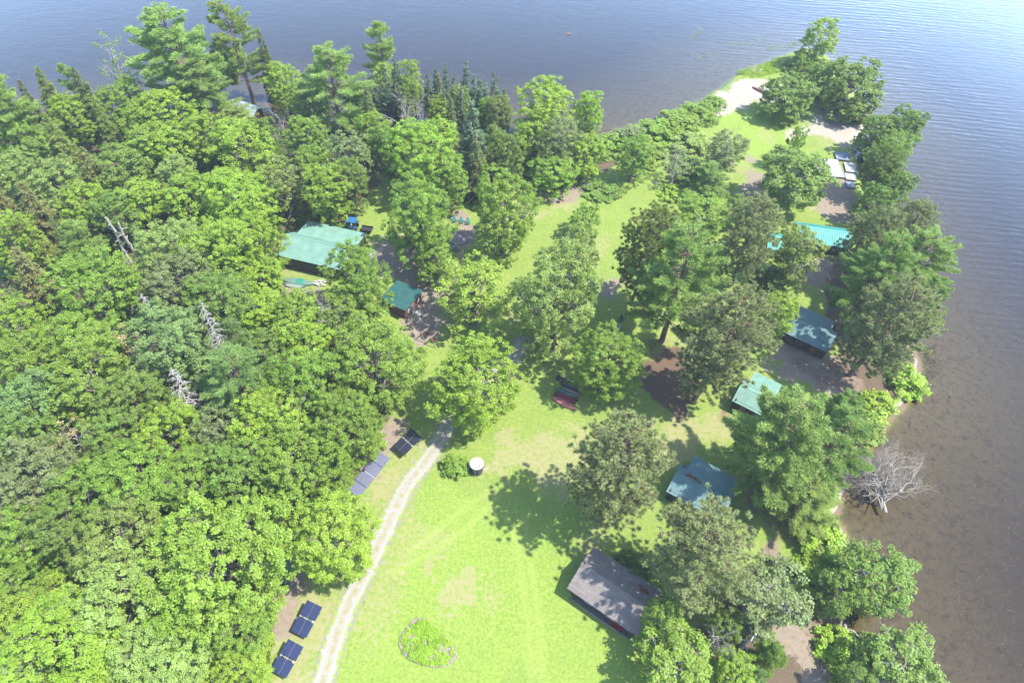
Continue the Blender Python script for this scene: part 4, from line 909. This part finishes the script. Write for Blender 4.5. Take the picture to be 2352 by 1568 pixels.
V, Fq2 = leaf_quads(np.concatenate(P), np.concatenate(N), .17); o = link('plants', npmesh('plants', V, Fq2, 4), LEAF, e); o.color = (.28, .44, .04, 1); o['kind'] = 'stuff'
def scatter(name, poly, n, fn, mat, col, label=None, cat=None, z=0.):
    w_ = W2(poly, z); w_ = np.array(w_); lo, hi = w_.min(0), w_.max(0); V = []; Fc = []; o_ = 0; c = 0; tries = 0
    while c < n and tries < n*20:
        tries += 1; p = rng.uniform(lo, hi); ins = False
        for i in range(len(w_)):
            a_, b2 = w_[i], w_[(i+1) % len(w_)]
            if (a_[1] <= p[1]) != (b2[1] <= p[1]) and p[0] < a_[0]+(p[1]-a_[1])*(b2[0]-a_[0])/(b2[1]-a_[1]): ins = not ins
        if not ins: continue
        v, f = fn(np.array([p[0], p[1], z])); V.append(v); Fc.append(f+o_); o_ += len(v); c += 1
    o = link(name, npmesh(name, np.concatenate(V), np.concatenate(Fc), Fc[0].shape[1]), mat); o.color = (*col, 1); o['kind'] = 'stuff'; return tag(o, label, cat)
def reed(p): k = 3; return blades(np.tile(p, (k, 1))+rng.normal(size=(k, 3))*[.15, .15, 0], unit(UP*.6+np.array([.3, -.6, 0])+rng.normal(size=(k, 3))*.45), 1.0, .05)
def lily(p): k = 7; return leaf_quads(p+rng.normal(size=(k, 3))*[.45, .3, 0]+[0, 0, .03], np.tile(UP, (k, 1))+rng.normal(size=(k, 3))*.06, .24)
STRAW = leaf_mat('dry_reeds', .1)
scatter('reeds', [(2118, 800), (2150, 790), (2160, 860), (2120, 870)], 150, reed, STRAW, (.17, .15, .10), 'thin patch of straw coloured reeds standing in the shallows', 'reeds', WZ)
for poly, n in (([(1575, 90), (1612, 62), (1618, 70), (1582, 98)], 22), ([(1670, 100), (1745, 88), (1760, 100), (1690, 112)], 34), ([(1585, 125), (1645, 122), (1640, 138), (1600, 136)], 20), ([(1755, 108), (1840, 92), (1830, 112), (1765, 118)], 60)):
    scatter('lily_leaves', poly, n, lily, LEAF, (.20, .26, .09), 'floating pond weed scattered off the sandy point', 'pond weed', WZ)
def tuft(p): k = 12; return blades(np.tile(p, (k, 1))+rng.normal(size=(k, 3))*[.15, .15, 0], unit(UP+rng.normal(size=(k, 3))*.6), .38, .06)
scatter('tall_grass', [(1690, 165), (1790, 135), (1800, 165), (1730, 180)], 700, tuft, LEAF, (.30, .42, .05), None, None, .03)
scatter('tall_grass', [(1380, 320), (1640, 240), (1660, 270), (1500, 330), (1400, 360)], 900, tuft, LEAF, (.16, .27, .04), None, None, .03)
scatter('tall_grass', [(625, 1440), (660, 1330), (610, 1440), (560, 1600), (610, 1600)], 700, tuft, LEAF, (.24, .34, .03), None, None, .03)
# forest understory: ferns and saplings nobody could count
def fern(p): k = 30; s = rng.uniform(.5, 1.3); return leaf_quads(p+rdir(k)*[s, s, s*.55]*(rng.random((k, 1))**.5)+[0, 0, s*.55], unit(UP+rng.normal(size=(k, 3))*.5), .34)
scatter('understory', [(-250, 1700), (520, 1640), (600, 1470), (640, 1330), (720, 1250), (790, 1130), (850, 1030), (870, 960), (830, 850), (760, 735), (650, 690), (630, 560), (750, 490), (830, 450), (860, 400), (1000, 420), (1250, 425), (1330, 430), (1400, 370), (1385, 315), (1150, 305), (700, 295), (100, 310), (-250, 420)], 7500, fern, LEAF, (.13, .23, .04))
# ---------------------------------------------------------------- every tree, from the survey
T = [
# far shore, tall pines and what stands among them
('white_pine', 418, 150, 205, 24, 'wpine', 'tallest broad white pine on the far shore, left of a slimmer pale pine'),
('white_pine', 470, 215, 130, 17, 'wpine', 'lower white pine tucked under the tallest broad pine, above the pale tin roof'),
('white_pine', 552, 118, 112, 23, 'pale', 'slim pale white pine with a bare lower trunk beside the far shore cabin'),
('spruce', 617, 150, 46, 16, 'spruce', 'single dark spruce standing against the water by the slim pale pine'),
('sparse', 268, 150, 82, 17, 'wpine', 'half bare leaning tree with a pale forked trunk against the open water'),
('white_pine', 20, 290, 150, 21, 'pale', 'big pale white pine cut by the left photo edge at the waterline'),
('spruce', 118, 235, 64, 15, 'olive', 'olive spruce highest of the pair left of the pale leaning tree'),
('spruce', 80, 262, 54, 14, 'spruce', 'narrow dark spruce just beside the big edge pine at the waterline'),
('spruce', 200, 232, 74, 15, 'spruce', 'dark spruce below left of the leaning tree, with a light pine behind'),
('plume_pine', 172, 220, 60, 14, 'wpine', 'light green young pine poking up behind the dark spruce by the water'),
('spruce', 150, 350, 90, 16, 'olive', 'broad olive spruce with bare grey twigs inland of the edge pine'),
('maple_m', 262, 262, 88, 12, 'green', 'bright green tree in front of the leaning half bare tree'),
('maple_m', 325, 290, 80, 12, 'lime', 'lime tree under the left flank of the tallest white pine'),
('maple_m', 392, 268, 112, 13, 'lime', 'bright lime maple right below the tallest white pine'),
('maple_m', 340, 345, 112, 12, 'green', 'rounded green tree two crowns below the tallest white pine'),
('spruce', 218, 415, 76, 14, 'brownish', 'dying brownish spruce amid green crowns above the twin grey posts'),
('maple_m', 140, 425, 110, 12, 'pale', 'pale feathery tree beside the olive spruce near the photo edge'),
('maple_m', 282, 400, 116, 12, 'mid', 'mid green crown just right of the dying brownish spruce'),
('maple_m', 395, 345, 105, 12, 'lime', 'yellowish lime crown below the lime maple of the tall pine'),
('maple_m', 560, 348, 140, 13, 'lime', 'wide lime maple below the pale tin roofed cabin'),
('maple_m', 545, 292, 92, 10, 'olive', 'olive tree directly in front of the pale tin roof'),
('maple_m', 655, 200, 76, 13, 'lime', 'lime tree on the far waterline between the single dark spruce and the domed pine'),
('maple_s', 612, 300, 60, 9, 'mid', 'small mid green tree left of the dead white birch'),
('dead_b', 652, 290, 66, 14, None, 'dead white birch with bare forked trunk below the domed white pine'),
('white_pine', 770, 215, 158, 21, 'wpine', 'domed white pine beside the cluster of blue firs'),
('maple_m', 700, 330, 86, 13, 'green', 'green tree between the dead white birch and the domed white pine'),
('maple_m', 415, 420, 96, 11, 'pale', 'pale greyish crown on the near side of the yellowish lime crown'),
('maple_m', 440, 465, 128, 12, 'lime', 'lime crown between the pale greyish crown and the brown house ridge line'),
('maple_l', 545, 470, 160, 14, 'lime', 'large lime maple above and left of the brown house'),
('open_m', 652, 430, 140, 13, 'olive', 'olive green round tree behind the brown house'),
('maple_m', 722, 395, 92, 13, 'green', 'green tree behind the brown house, below the domed pine'),
('maple_m', 752, 442, 104, 14, 'lime', 'lime maple right behind the blue tractor'),
('maple_m', 335, 470, 112, 12, 'lime', 'bright crown above the twin grey snag posts'),
('maple_m', 205, 482, 108, 12, 'lime', 'lime crown below the dying brownish spruce'),
('maple_m', 272, 500, 98, 12, 'mid', 'mid green crown touching the twin grey snag posts'),
('spruce', 98, 505, 96, 15, 'brownish', 'broad brownish spruce third in from the left photo edge'),
('spruce', 18, 500, 80, 15, 'brownish', 'brownish spruce cut by the left photo edge under the big pale pine'),
('maple_m', 60, 400, 80, 12, 'pale', 'pale tree between the edge pine and the broad olive spruce'),
('plume_pine', 886, 132, 92, 17, 'pale', 'layered young white pine standing highest above the fir cluster'),
('fir', 862, 218, 34, 12, 'fir', 'fir beside the domed pine, left of the fir cluster'),
('fir', 892, 215, 34, 13, 'fir', 'tallest fir under the layered young pine'),
('fir', 908, 205, 34, 13, 'fir', 'fir in the cluster directly under the layered pine'),
('fir', 925, 208, 32, 12, 'fir', 'fir at the edge of the cluster beside the yellow green tree'),
('maple_s', 872, 190, 56, 10, 'yellow', 'yellow green small tree left of the fir cluster'),
('poplar', 950, 192, 52, 13, 'yellow', 'yellow green rounded tree between the two fir clusters'),
('maple_m', 938, 222, 60, 11, 'green', 'green tree right under the yellow green rounded tree'),
('dead_b', 920, 258, 96, 13, None, 'broad grey leafless tree between dark firs on the far shore'),
('dead_b', 968, 285, 78, 9, None, 'smaller grey leafless tree beside the broad leafless one'),
('spruce', 848, 280, 64, 16, 'spruce', 'dark spruce in the shade between domed pine and grey leafless tree'),
('fir', 985, 225, 30, 11, 'fir', 'first fir right of the grey leafless trees'),
('fir', 1002, 215, 32, 12, 'fir', 'paired fir left of the reddish dead one'),
('fir', 1012, 222, 28, 11, 'brownish', 'rusty half dead fir in the far shore row'),
('fir', 1024, 208, 28, 12, 'fir', 'fir just right of the rusty half dead fir'),
('fir', 1040, 228, 32, 11, 'fir', 'fir before the olive tree in the far shore row'),
('fir', 1066, 208, 34, 13, 'fir', 'sharpest and highest fir of the far shore row'),
('fir', 1085, 226, 32, 11, 'fir', 'fir just right of the sharpest one'),
('fir', 1103, 236, 34, 11, 'fir', 'bluish fir two right of the sharpest fir'),
('fir', 1119, 244, 34, 11, 'fir', 'grey tipped fir near the right end of the row'),
('fir', 1142, 228, 36, 12, 'fir', 'isolated fir at the right end of the far shore row'),
('fir', 1158, 250, 30, 10, 'fir', 'short fir against the big lime maple'),
('fir', 1034, 285, 42, 12, 'spruce', 'dark fir below the far row, left of the big blue fir'),
('fir', 1020, 262, 34, 12, 'fir', 'fir in front of the row below the rusty one'),
('fir', 1056, 262, 36, 11, 'fir', 'fir in front of the sharpest fir'),
('maple_m', 1058, 245, 60, 11, 'olive', 'olive tree among the far shore firs'),
('maple_s', 1018, 300, 62, 8, 'yellow', 'yellow olive shrubby tree below the grey leafless trees'),
('fir', 1086, 312, 66, 15, 'fir', 'large blue fir standing inland of the far shore row'),
('maple_m', 1140, 272, 66, 12, 'olive', 'olive round tree between the fir row and the big lime maple'),
('plume_pine', 1138, 345, 66, 12, 'wpine', 'pale plumed pine behind the mid green tree at the clearing'),
('maple_m', 1165, 365, 88, 13, 'mid', 'mid green tree with two slim trunks above the pointed maple'),
('spruce', 1095, 385, 76, 14, 'spruce', 'dark shaded conifer left of the two trunked green tree'),
('maple_l', 1250, 258, 152, 15, 'lime', 'big lime maple at the far waterline right of the firs'),
('maple_m', 1350, 268, 84, 14, 'lime', 'lime tree last in the far row before open sandy water'),
('open_m', 1285, 335, 118, 14, 'grey', 'grey green thin leaved tree before the big lime maple'),
('maple_m', 1345, 355, 100, 10, 'lime', 'lime thicket tree at the corner of the upper lawn'),
('maple_m', 1272, 400, 120, 8, 'green', 'low green tree with branches to the ground at the lawn corner'),
('maple_m', 1225, 330, 90, 11, 'lime', 'lime crown left of the grey green thin leaved tree'),
('maple_l', 975, 365, 190, 16, 'lime', 'large lime maple over the path behind the teal chairs'),
('maple_l', 960, 505, 172, 18, 'green', 'tall green maple with pale limbs between the brown house and the teal chairs'),
('maple_m', 1030, 420, 110, 13, 'green', 'green crown between the tall maples behind the teal chairs'),
('maple_m', 1000, 600, 106, 11, 'green', 'low green crown over the path beside the dark green shed'),
('open_m', 800, 380, 124, 15, 'grey', 'grey green tree behind the blue tractor'),
('maple_m', 805, 428, 90, 13, 'mid', 'mid green tree shading the blue tractor'),
('maple_m', 860, 310, 84, 13, 'green', 'green crown below the domed pine, left of the grey leafless tree'),
('maple_m', 900, 345, 80, 12, 'mid', 'mid green crown above the large lime maple of the path'),
('maple_l', 1158, 495, 158, 17, 'green', 'green maple right of the teal chairs'),
('fir', 1110, 425, 40, 12, 'green', 'slender pointed green crown at the left side of the green maple'),
('maple_m', 168, 275, 84, 12, 'lime', 'lime tree between the dark spruce and the broad olive spruce by the water'),
('maple_m', 300, 232, 70, 12, 'green', 'green tree at the foot of the leaning half bare tree'),
('maple_m', 700, 245, 74, 12, 'green', 'green tree on the far waterline left of the domed pine'),
('plume_pine', 735, 205, 60, 14, 'wpine', 'young pine rising at the left shoulder of the domed pine'),
('maple_m', 825, 245, 72, 12, 'lime', 'lime tree filling the shore between the domed pine and the first fir'),
('maple_m', 1010, 262, 60, 10, 'lime', 'lime sapling tree among the far shore firs'),
('maple_m', 1120, 265, 56, 10, 'green', 'green sapling tree at the right end of the fir row'),
('maple_m', 478, 320, 90, 12, 'lime', 'lime tree between the tallest white pine and the pale tin roof'),
('maple_m', 60, 330, 90, 13, 'green', 'green tree in front of the narrow dark spruce by the edge pine'),
('maple_m', 35, 420, 90, 12, 'pale', 'pale tree under the edge pine trunk'),
('spruce', 250, 300, 60, 13, 'olive', 'olive spruce hidden waist deep among bright trees below the leaning tree'),
# clearing and point
('maple_m', 1458, 362, 88, 11, 'green', 'slender upright maple alone on the upper lawn by the shore shrubs'),
('maple_s', 1345, 502, 80, 7.5, 'green', 'small cone shaped maple in the middle of the upper lawn'),
('shrub', 1385, 432, 86, 1.8, 'mid', 'low round bush beside the boulders on the upper lawn'),
('shrub', 1412, 330, 84, 3.5, 'green', 'shore bush at the west end of the waterside thicket'),
('tall_shrub', 1455, 312, 92, 4, 'grey', 'grey green shore bush behind the slender upright maple'),
('tall_shrub', 1508, 302, 110, 4.5, 'green', 'broad shore bush midway along the waterside thicket'),
('tall_shrub', 1560, 278, 100, 4, 'green', 'shore bush next to the grassy beach end of the thicket'),
('shrub', 1605, 255, 82, 3, 'green', 'bright low shore bush nearest the sand'),
('shrub', 1640, 232, 52, 2, 'green', 'smallest shore bush touching the sand beach'),
('tall_shrub', 1590, 330, 96, 5, 'pale', 'pale green bush inland of the grassy thicket end'),
('sparse', 1552, 375, 86, 9, 'grey', 'sparse grey tree with a dark slanting trunk by the lawn'),
('tall_shrub', 1490, 345, 80, 4, 'green', 'leafy bush right behind the slender upright maple trunk'),
('poplar', 1665, 350, 96, 12, 'grey', 'grey poplar with bare white top twigs beside the green of the point'),
('dead_b', 1672, 318, 56, 12, None, 'bare white twigs rising from the grey poplar crown'),
('plume_pine', 1628, 415, 96, 8, 'wpine', 'bushy soft pine behind the mid lawn maples'),
('tall_shrub', 1585, 385, 84, 4.5, 'mid', 'green thicket between the sparse grey tree and the soft pine'),
('shrub', 1548, 440, 60, 2, 'lime', 'lime low bush at the lawn edge under the sparse grey tree'),
('poplar', 1882, 92, 80, 13, 'lime', 'tall lime poplar at the very tip of the point'),
('tall_shrub', 1850, 140, 80, 5, 'mid', 'dark green thicket at the foot of the tip poplar'),
('maple_s', 1845, 160, 46, 7, 'green', 'small bright tree between the tip thicket and the round willow'),
('willow', 1955, 198, 158, 12, 'mid', 'big spreading shore willow on the far right of the point'),
('willow', 1905, 182, 86, 9, 'mid', 'green crown between the tip poplar and the spreading shore willow'),
('willow', 1806, 220, 128, 9.5, 'mid', 'round dark willow casting shadow on the grass of the point'),
('plume_pine', 1972, 262, 52, 5, 'olive', 'small olive pine at the sand edge under the spreading willow'),
('willow', 2075, 298, 96, 11, 'mid', 'tree leaning over the water just beyond the small sand beach'),
('willow', 2010, 305, 84, 10, 'mid', 'tree at the near edge of the small sand beach'),
('birch', 2050, 340, 80, 10, 'green', 'green waterside crown between the sand beach and the docks'),
('red_pine', 2022, 385, 92, 13, 'mid', 'dark pine beside the white docks'),
('willow', 2050, 430, 88, 10, 'mid', 'waterside tree right of the white docks'),
('willow', 2010, 470, 84, 10, 'mid', 'rounded tree below the docks at the bank'),
('birch', 1820, 412, 160, 13, 'mid', 'wide birch with pale limbs left of the white docks'),
('maple_s', 1828, 335, 46, 11, 'green', 'slim leader rising from the top of the wide birch'),
# shore pines
('red_pine', 2000, 555, 116, 18, 'rpine', 'red pine overhanging the bright turquoise roof'),
('red_pine', 2085, 540, 112, 17, 'rpine', 'red pine at the water abreast of the turquoise roof'),
('white_pine', 2098, 615, 156, 19, 'wpine', 'broad white pine leaning out over the water'),
('white_pine', 2005, 650, 150, 22, 'wpine', 'white pine with long plumes above the shaded long cabin'),
('red_pine', 2035, 745, 172, 22, 'rpine', 'large red pine beside the shaded long cabin at the water'),
('white_pine', 2105, 715, 100, 16, 'wpine', 'white pine last before the stony bank, over the water'),
('shrub', 2085, 868, 88, 3, 'lime', 'bright round bush on the stony bank'),
('shrub', 2018, 925, 82, 3, 'lime', 'lime bush inland of the stony bank above the fallen grey tree'),
('tall_shrub', 1985, 975, 90, 3.5, 'green', 'green bush below the stony bank, next to the big white pine'),
('shrub', 2060, 835, 50, 2.2, 'lime', 'small lime bush at the upper end of the stony bank'),
('birch', 1828, 585, 110, 12, 'olive', 'olive birch before the turquoise roof'),
('tall_shrub', 1772, 640, 76, 4.5, 'deep', 'dense dark bush beside the olive birch'),
('birch', 1782, 725, 92, 10, 'lime', 'lime birch at the end of the shaded long cabin'),
('red_pine', 1728, 545, 124, 20, 'rpine', 'red pine with leaning bare trunk between two turquoise roofs'),
('maple_m', 1612, 500, 128, 10, 'green', 'round green tree behind the mid lawn pines'),
('maple_m', 1690, 480, 70, 8, 'mid', 'small mid green tree behind the leaning red pine'),
('red_pine', 1482, 575, 138, 22, 'olive', 'olive red pine with a long bare trunk beside the black bench'),
('white_pine', 1562, 660, 190, 26, 'wpine', 'tall bluish white pine in the middle of the camp'),
('red_pine', 1650, 790, 190, 25, 'rpine', 'huge red pine left of the sunlit pale cabin roof'),
('maple_m', 1640, 600, 80, 9, 'mid', 'green crown between the bluish white pine and the leaning red pine'),
# maples of the camp
('open_m', 1088, 672, 192, 14, 'yellow', 'yellow green open maple with white forked limbs before the shed'),
('maple_l', 1285, 690, 205, 22, 'pale', 'tallest pale green maple in the centre of the camp'),
('maple_m', 1320, 600, 100, 17, 'pale', 'pale upper crown behind the tallest central maple'),
('maple_l', 1395, 835, 168, 13, 'green', 'green maple with dead grey twigs over the canoes'),
('dead_b', 1405, 790, 70, 11, None, 'dead grey twigs breaking out of the maple over the canoes'),
('maple_l', 1095, 885, 228, 15, 'lime', 'big round lime maple standing over the gravel drive'),
('maple_l', 858, 840, 220, 17, 'green', 'broad green maple left of the gravel drive'),
('maple_l', 825, 648, 156, 15, 'green', 'green maple between the brown house and the dark green shed'),
('maple_m', 700, 800, 120, 13, 'lime', 'lime crown left of the broad drive maple'),
('maple_m', 775, 740, 100, 11, 'green', 'green crown below the house maple'),
('dead_b', 752, 740, 90, 14, None, 'leafless pinkish grey tree below the brown house'),
('maple_l', 800, 990, 170, 14, 'green', 'green maple between the drive and the forest, above the gridded panels'),
('tall_shrub', 1044, 1063, 58, 3, 'green', 'sapling beside the black water tank'),
# near right
('red_pine', 1412, 1085, 206, 23, 'rpine', 'large round red pine alone on the lawn'),
('white_pine', 1806, 1018, 232, 23, 'wpine', 'largest white pine of the near shore, over two cabin roofs'),
('white_pine', 1895, 1040, 170, 19, 'wpine', 'white pine between the largest near shore pine and the fallen grey tree'),
('white_pine', 1840, 1150, 150, 10, 'pale', 'low pale white pine beneath the largest near shore pine'),
('white_pine', 1915, 955, 100, 13, 'wpine', 'soft white pine tip above the largest near shore pine'),
('red_pine', 1615, 1275, 215, 20, 'rpine', 'red pine with pale puffy tufts below the needle patched cabin'),
('poplar', 1752, 1355, 200, 12, 'grey', 'grey green poplar with white limbs right of the puffy red pine'),
('shrub', 1900, 1255, 110, 3.2, 'lime', 'lime bush on the bank beside the leaning birch'),
('shrub', 1880, 1180, 80, 2.5, 'green', 'bank bush under the low pale white pine'),
('shrub', 1865, 1320, 90, 3, 'lime', 'lime bush inland of the leaning birch'),
('birch', 2005, 1330, 170, 10, 'mid', 'birch leaning far over the brown shallows'),
('birch', 1925, 1370, 100, 8, 'mid', 'inner birch joined to the one over the shallows'),
('shrub', 1925, 1475, 90, 2.6, 'lime', 'lime bank bush above the crooked driftwood'),
('shrub', 1955, 1535, 86, 2.4, 'lime', 'lime bank bush below the crooked driftwood'),
('birch', 2065, 1540, 190, 8, 'mid', 'birch at the bottom edge reaching over the water'),
('birch', 1965, 1580, 90, 7, 'mid', 'small birch at the bottom edge on the bank'),
('tall_shrub', 1456, 1297, 76, 4.2, 'deep', 'dense dark round bush against the shingled lodge'),
('dead_b', 1640, 1462, 105, 9, None, 'bare bleached tree below the puffy red pine'),
('poplar', 1515, 1425, 96, 9, 'green', 'leafy tree with white twigs over the lodge roof corner'),
('poplar', 1545, 1520, 190, 9, 'green', 'broad leafy tree at the bottom edge below the lodge'),
('maple_m', 1680, 1545, 120, 6, 'lime', 'lime tree at the bottom edge beside the bleached tree'),
('plume_pine', 1768, 1510, 84, 7, 'mid', 'dark green young conifer at the bottom edge by the sandy path'),
('plume_pine', 1735, 1555, 60, 5, 'blue', 'bluish young conifer at the bottom edge'),
('snag', 1720, 1470, 50, 7, None, 'leaning white birch trunk beside the bleached tree'),
('maple_m', 1660, 1440, 90, 7, 'mid', 'dark crown behind the bleached tree'),
# forest on the left, from the house downhill
('maple_l', 600, 570, 112, 14, 'lime', 'lime maple against the left gable of the brown house'),
('maple_l', 512, 585, 160, 15, 'lime', 'wide lime maple two crowns left of the brown house'),
('maple_m', 600, 645, 96, 9, 'lime', 'lime crown below the left gable of the brown house'),
('maple_l', 395, 592, 146, 15, 'pale', 'pale green maple right of the twin grey snag posts'),
('snag', 278, 556, 42, 13, None, 'left one of the twin grey snag posts'),
('snag', 300, 558, 40, 12, None, 'right one of the twin grey snag posts'),
('maple_l', 225, 680, 180, 16, 'green', 'big dense green maple below the twin grey snag posts'),
('maple_l', 412, 665, 150, 14, 'grey', 'grey green maple above the thin bleached snag'),
('maple_l', 510, 700, 150, 14, 'mid', 'mid green maple between the bleached snag and the brown house'),
('maple_m', 610, 725, 112, 9, 'lime', 'yellowish lime tree below the green boats'),
('plume_pine', 195, 570, 94, 13, 'pale', 'pale soft conifer left of the twin grey snag posts'),
('spruce', 102, 562, 70, 14, 'olive', 'olive spruce between the brownish spruces and the soft conifer'),
('spruce', 82, 655, 100, 16, 'brownish', 'sparse brownish spruce left of the big dense green maple'),
('maple_l', 30, 560, 110, 14, 'lime', 'lime maple at the left photo edge below the brownish spruces'),
('spruce', 145, 555, 34, 11, 'blue', 'thin bluish spruce tip beside the soft conifer'),
('maple_l', 40, 765, 130, 14, 'lime', 'light lime maple at the left photo edge level with the twisted grey snag'),
('dead_c', 362, 745, 96, 15, None, 'twisted grey snag above the dying yellow tree'),
('sparse', 295, 800, 96, 12, 'dying', 'dying yellow tree with grey twigs left of the bluish maple'),
('maple_l', 402, 800, 184, 15, 'blue', 'dark bluish maple between the dying tree and the thin bleached snag'),
('dead_c', 503, 785, 84, 19, None, 'thin bleached snag with whorls of short branches'),
('plume_pine', 548, 790, 84, 12, 'blue', 'bluish conifer right beside the thin bleached snag'),
('maple_m', 618, 815, 106, 12, 'mid', 'mid green tree between the bluish conifer and the lime crowns'),
('maple_m', 680, 730, 110, 11, 'green', 'green tree left of the leafless pinkish tree'),
('maple_l', 735, 900, 150, 15, 'green', 'green maple joined to the left side of the broad drive maple'),
('maple_l', 200, 805, 160, 14, 'green', 'green maple below the big dense one at the forest edge of the photo'),
('maple_l', 75, 855, 140, 14, 'green', 'green maple below the light lime maple at the photo edge'),
('maple_l', 220, 895, 190, 15, 'green', 'green maple left of the toppled grey tree'),
('maple_l', 85, 945, 160, 14, 'blue', 'bluish green maple by the photo edge level with the toppled grey tree'),
('maple_l', 312, 935, 140, 14, 'mid', 'mid green maple touching the toppled grey tree'),
('dead_c', 424, 918, 112, 15, None, 'toppled star shaped grey tree in the forest'),
('white_pine', 570, 890, 190, 17, 'blue', 'feathery bluish pine right of the toppled grey tree'),
('maple_m', 660, 890, 110, 13, 'green', 'green tree between the feathery bluish pine and the drive maple'),
('dead_b', 694, 950, 52, 16, None, 'little bare white tree between the feathery pine and the gridded panels'),
('maple_l', 622, 1000, 170, 14, 'lime', 'lime maple below the feathery bluish pine'),
('open_m', 500, 1010, 126, 13, 'grey', 'grey green tree with pale twigs below the toppled grey tree'),
('maple_l', 398, 1010, 142, 13, 'lime', 'lime maple left of the grey green twiggy tree'),
('maple_l', 292, 1015, 130, 13, 'mid', 'mid green maple two crowns below the toppled grey tree'),
('sparse', 188, 1015, 110, 11, 'dying', 'thinning yellowish tree with long bare twigs by the photo edge'),
('dead_b', 215, 1010, 70, 11, None, 'long bare twigs rising beside the thinning yellowish tree'),
('maple_l', 62, 1030, 150, 13, 'mid', 'mid green maple by the photo edge beside the thinning yellowish tree'),
('maple_l', 100, 1115, 190, 14, 'grey', 'grey green maple over the leaning pale birch trunk'),
('maple_l', 235, 1130, 160, 13, 'green', 'green maple above the leaning pale birch trunk end'),
('maple_l', 345, 1110, 180, 14, 'green', 'green maple below the lime and mid green pair of the inner forest'),
('maple_l', 460, 1110, 150, 13, 'green', 'green maple below the grey green twiggy tree'),
('maple_l', 560, 1100, 150, 13, 'mid', 'mid green maple two crowns left of the gridded panels'),
('maple_l', 655, 1080, 168, 14, 'green', 'green maple next to the gridded panels'),
('maple_l', 745, 1075, 130, 12, 'green', 'green crown leaning over the gridded panels'),
('maple_m', 680, 1165, 116, 10, 'green', 'green tree above the small outbuilding'),
('maple_l', 768, 1235, 182, 13, 'yellow', 'yellow green maple beside the gravel drive near the small outbuilding'),
('maple_l', 505, 1290, 290, 16, 'green', 'widest green maple of the forest, left of the small outbuilding'),
('maple_l', 300, 1245, 190, 13, 'olive', 'olive green maple left of the widest forest maple'),
('maple_l', 165, 1205, 150, 11, 'mid', 'mid green maple under the leaning pale birch trunk'),
('maple_l', 45, 1240, 140, 12, 'green', 'green maple at the photo edge above the ferny opening'),
('maple_m', 20, 1350, 120, 9, 'green', 'green tree at the photo edge beside the ferny opening'),
('maple_l', 300, 1370, 230, 12, 'pale', 'pale maple between the ferny opening and the widest forest maple'),  # lime and pale crowns from here: overexposed light put into the leaf colour
('maple_l', 435, 1420, 160, 11, 'lime', 'lime maple directly below the widest forest maple'),
('maple_l', 550, 1435, 140, 10, 'green', 'green maple left of the dark blue solar panels'),
('maple_l', 165, 1480, 230, 11, 'lime', 'wide lime maple in the bottom corner of the forest'),
('maple_l', 375, 1510, 200, 10, 'pale', 'pale green maple at the bottom edge of the forest'),
('maple_m', 40, 1440, 130, 9, 'lime', 'lime tree at the photo edge above the bottom corner maple'),
('maple_m', 560, 1535, 110, 6, 'lime', 'lime tree at the bottom edge left of the solar panels'),
('shrub', 480, 1545, 110, 2.2, 'yellow', 'yellow green bush at the bottom edge of the forest'),
('shrub', 110, 1340, 120, 2.4, 'yellow', 'yellow green bush in the ferny opening'),
('shrub', 30, 1300, 80, 2, 'yellow', 'yellow green bush at the photo edge by the ferny opening'),
('maple_m', 30, 1540, 120, 8, 'pale', 'pale tree in the very bottom corner of the forest'),
('maple_m', 280, 1560, 140, 7, 'lime', 'lime tree cut by the bottom edge between wider lime and pale maples'),
('shrub', 600, 1470, 50, 1.8, 'lime', 'lime bush at the forest edge beside the lowest solar panels'),
('shrub', 845, 1010, 70, 2.5, 'green', 'green bush beneath the maple above the gridded panels'),
('shrub', 700, 705, 70, 2.2, 'lime', 'lime bush by the whitish board heap'),
]
for r in T:
    k = 1.0
    if r[0] in ('maple_l', 'maple_m') and r[1] < 780: k = 1.16
    if r[0] in ('shrub', 'tall_shrub'): k = 1.2
    if r[0] == 'white_pine': k = 1.12
    if r[0] == 'red_pine': k = 1.16
    if r[1] > 1780 and r[0] in ('birch', 'maple_m', 'poplar'): k = 1.1
    tree(r[0], r[1], r[2], r[3]*k, *r[4:])
# the fallen grey tree lying in the shallows and the leaning birch trunk
q = G(2033, 1172, WZ+.7)
tm, bm_, *_r = dead_broad(9, 5.4, .7, 5, .24, DEADP, .18, 20, .16)
e = thing('fallen_tree', 'large fallen grey tree with its whole bare crown lying in the shallows', 'dead tree', (q[0], q[1], q[2]), 0); e.rotation_euler = (R(-66), 0, R(15))
link('trunk', tm, WBARK, e); link('branches', bm_, DEADP, e)
q = G(205, 1243, 0); p2 = G(66, 1150, 7); m = MB(); m.tube([(0, 0, 0), (p2-q)*.5+[0, 0, .2], p2-q], [.22, .17, .1], 8)
e = thing('leaning_birch', 'long pale birch trunk leaning through the forest canopy', 'birch', q); link('trunk', m, WBARK, e)
for i in range(7): m = MB(); b0 = (p2-q)*(.45+.08*i); m.tube(bend(b0, b0+rdir(1)[0]*1.6+[0, 0, .5], 3), [.06, .04, .03, .01], 5); link('branch', m, WBARK, e)
for o in COL.objects:
    if o.parent is None and o.type == 'MESH' and o.get('kind') is None and not o.get('label'): print('UNTAGGED', o.name)
# ---------------------------------------------------------------- thin air veil, added to lift dark tones and fade distance
hz = MB(); hz.box(-1500, 1500, -1500, 1500, -9.5, 96)
b = NB('shadow_lift_haze'); vp = b.n('ShaderNodeVolumePrincipled'[10:]); vp.inputs['Color'].default_value = (.72, .86, 1, 1); vp.inputs['Density'].default_value = .0002; vp.inputs['Anisotropy'].default_value = 0.0
b.l(vp.outputs[0], b.o.inputs[1])
ho = link('shadow_lift_haze', hz, b.m); tag(ho, kind='stuff')
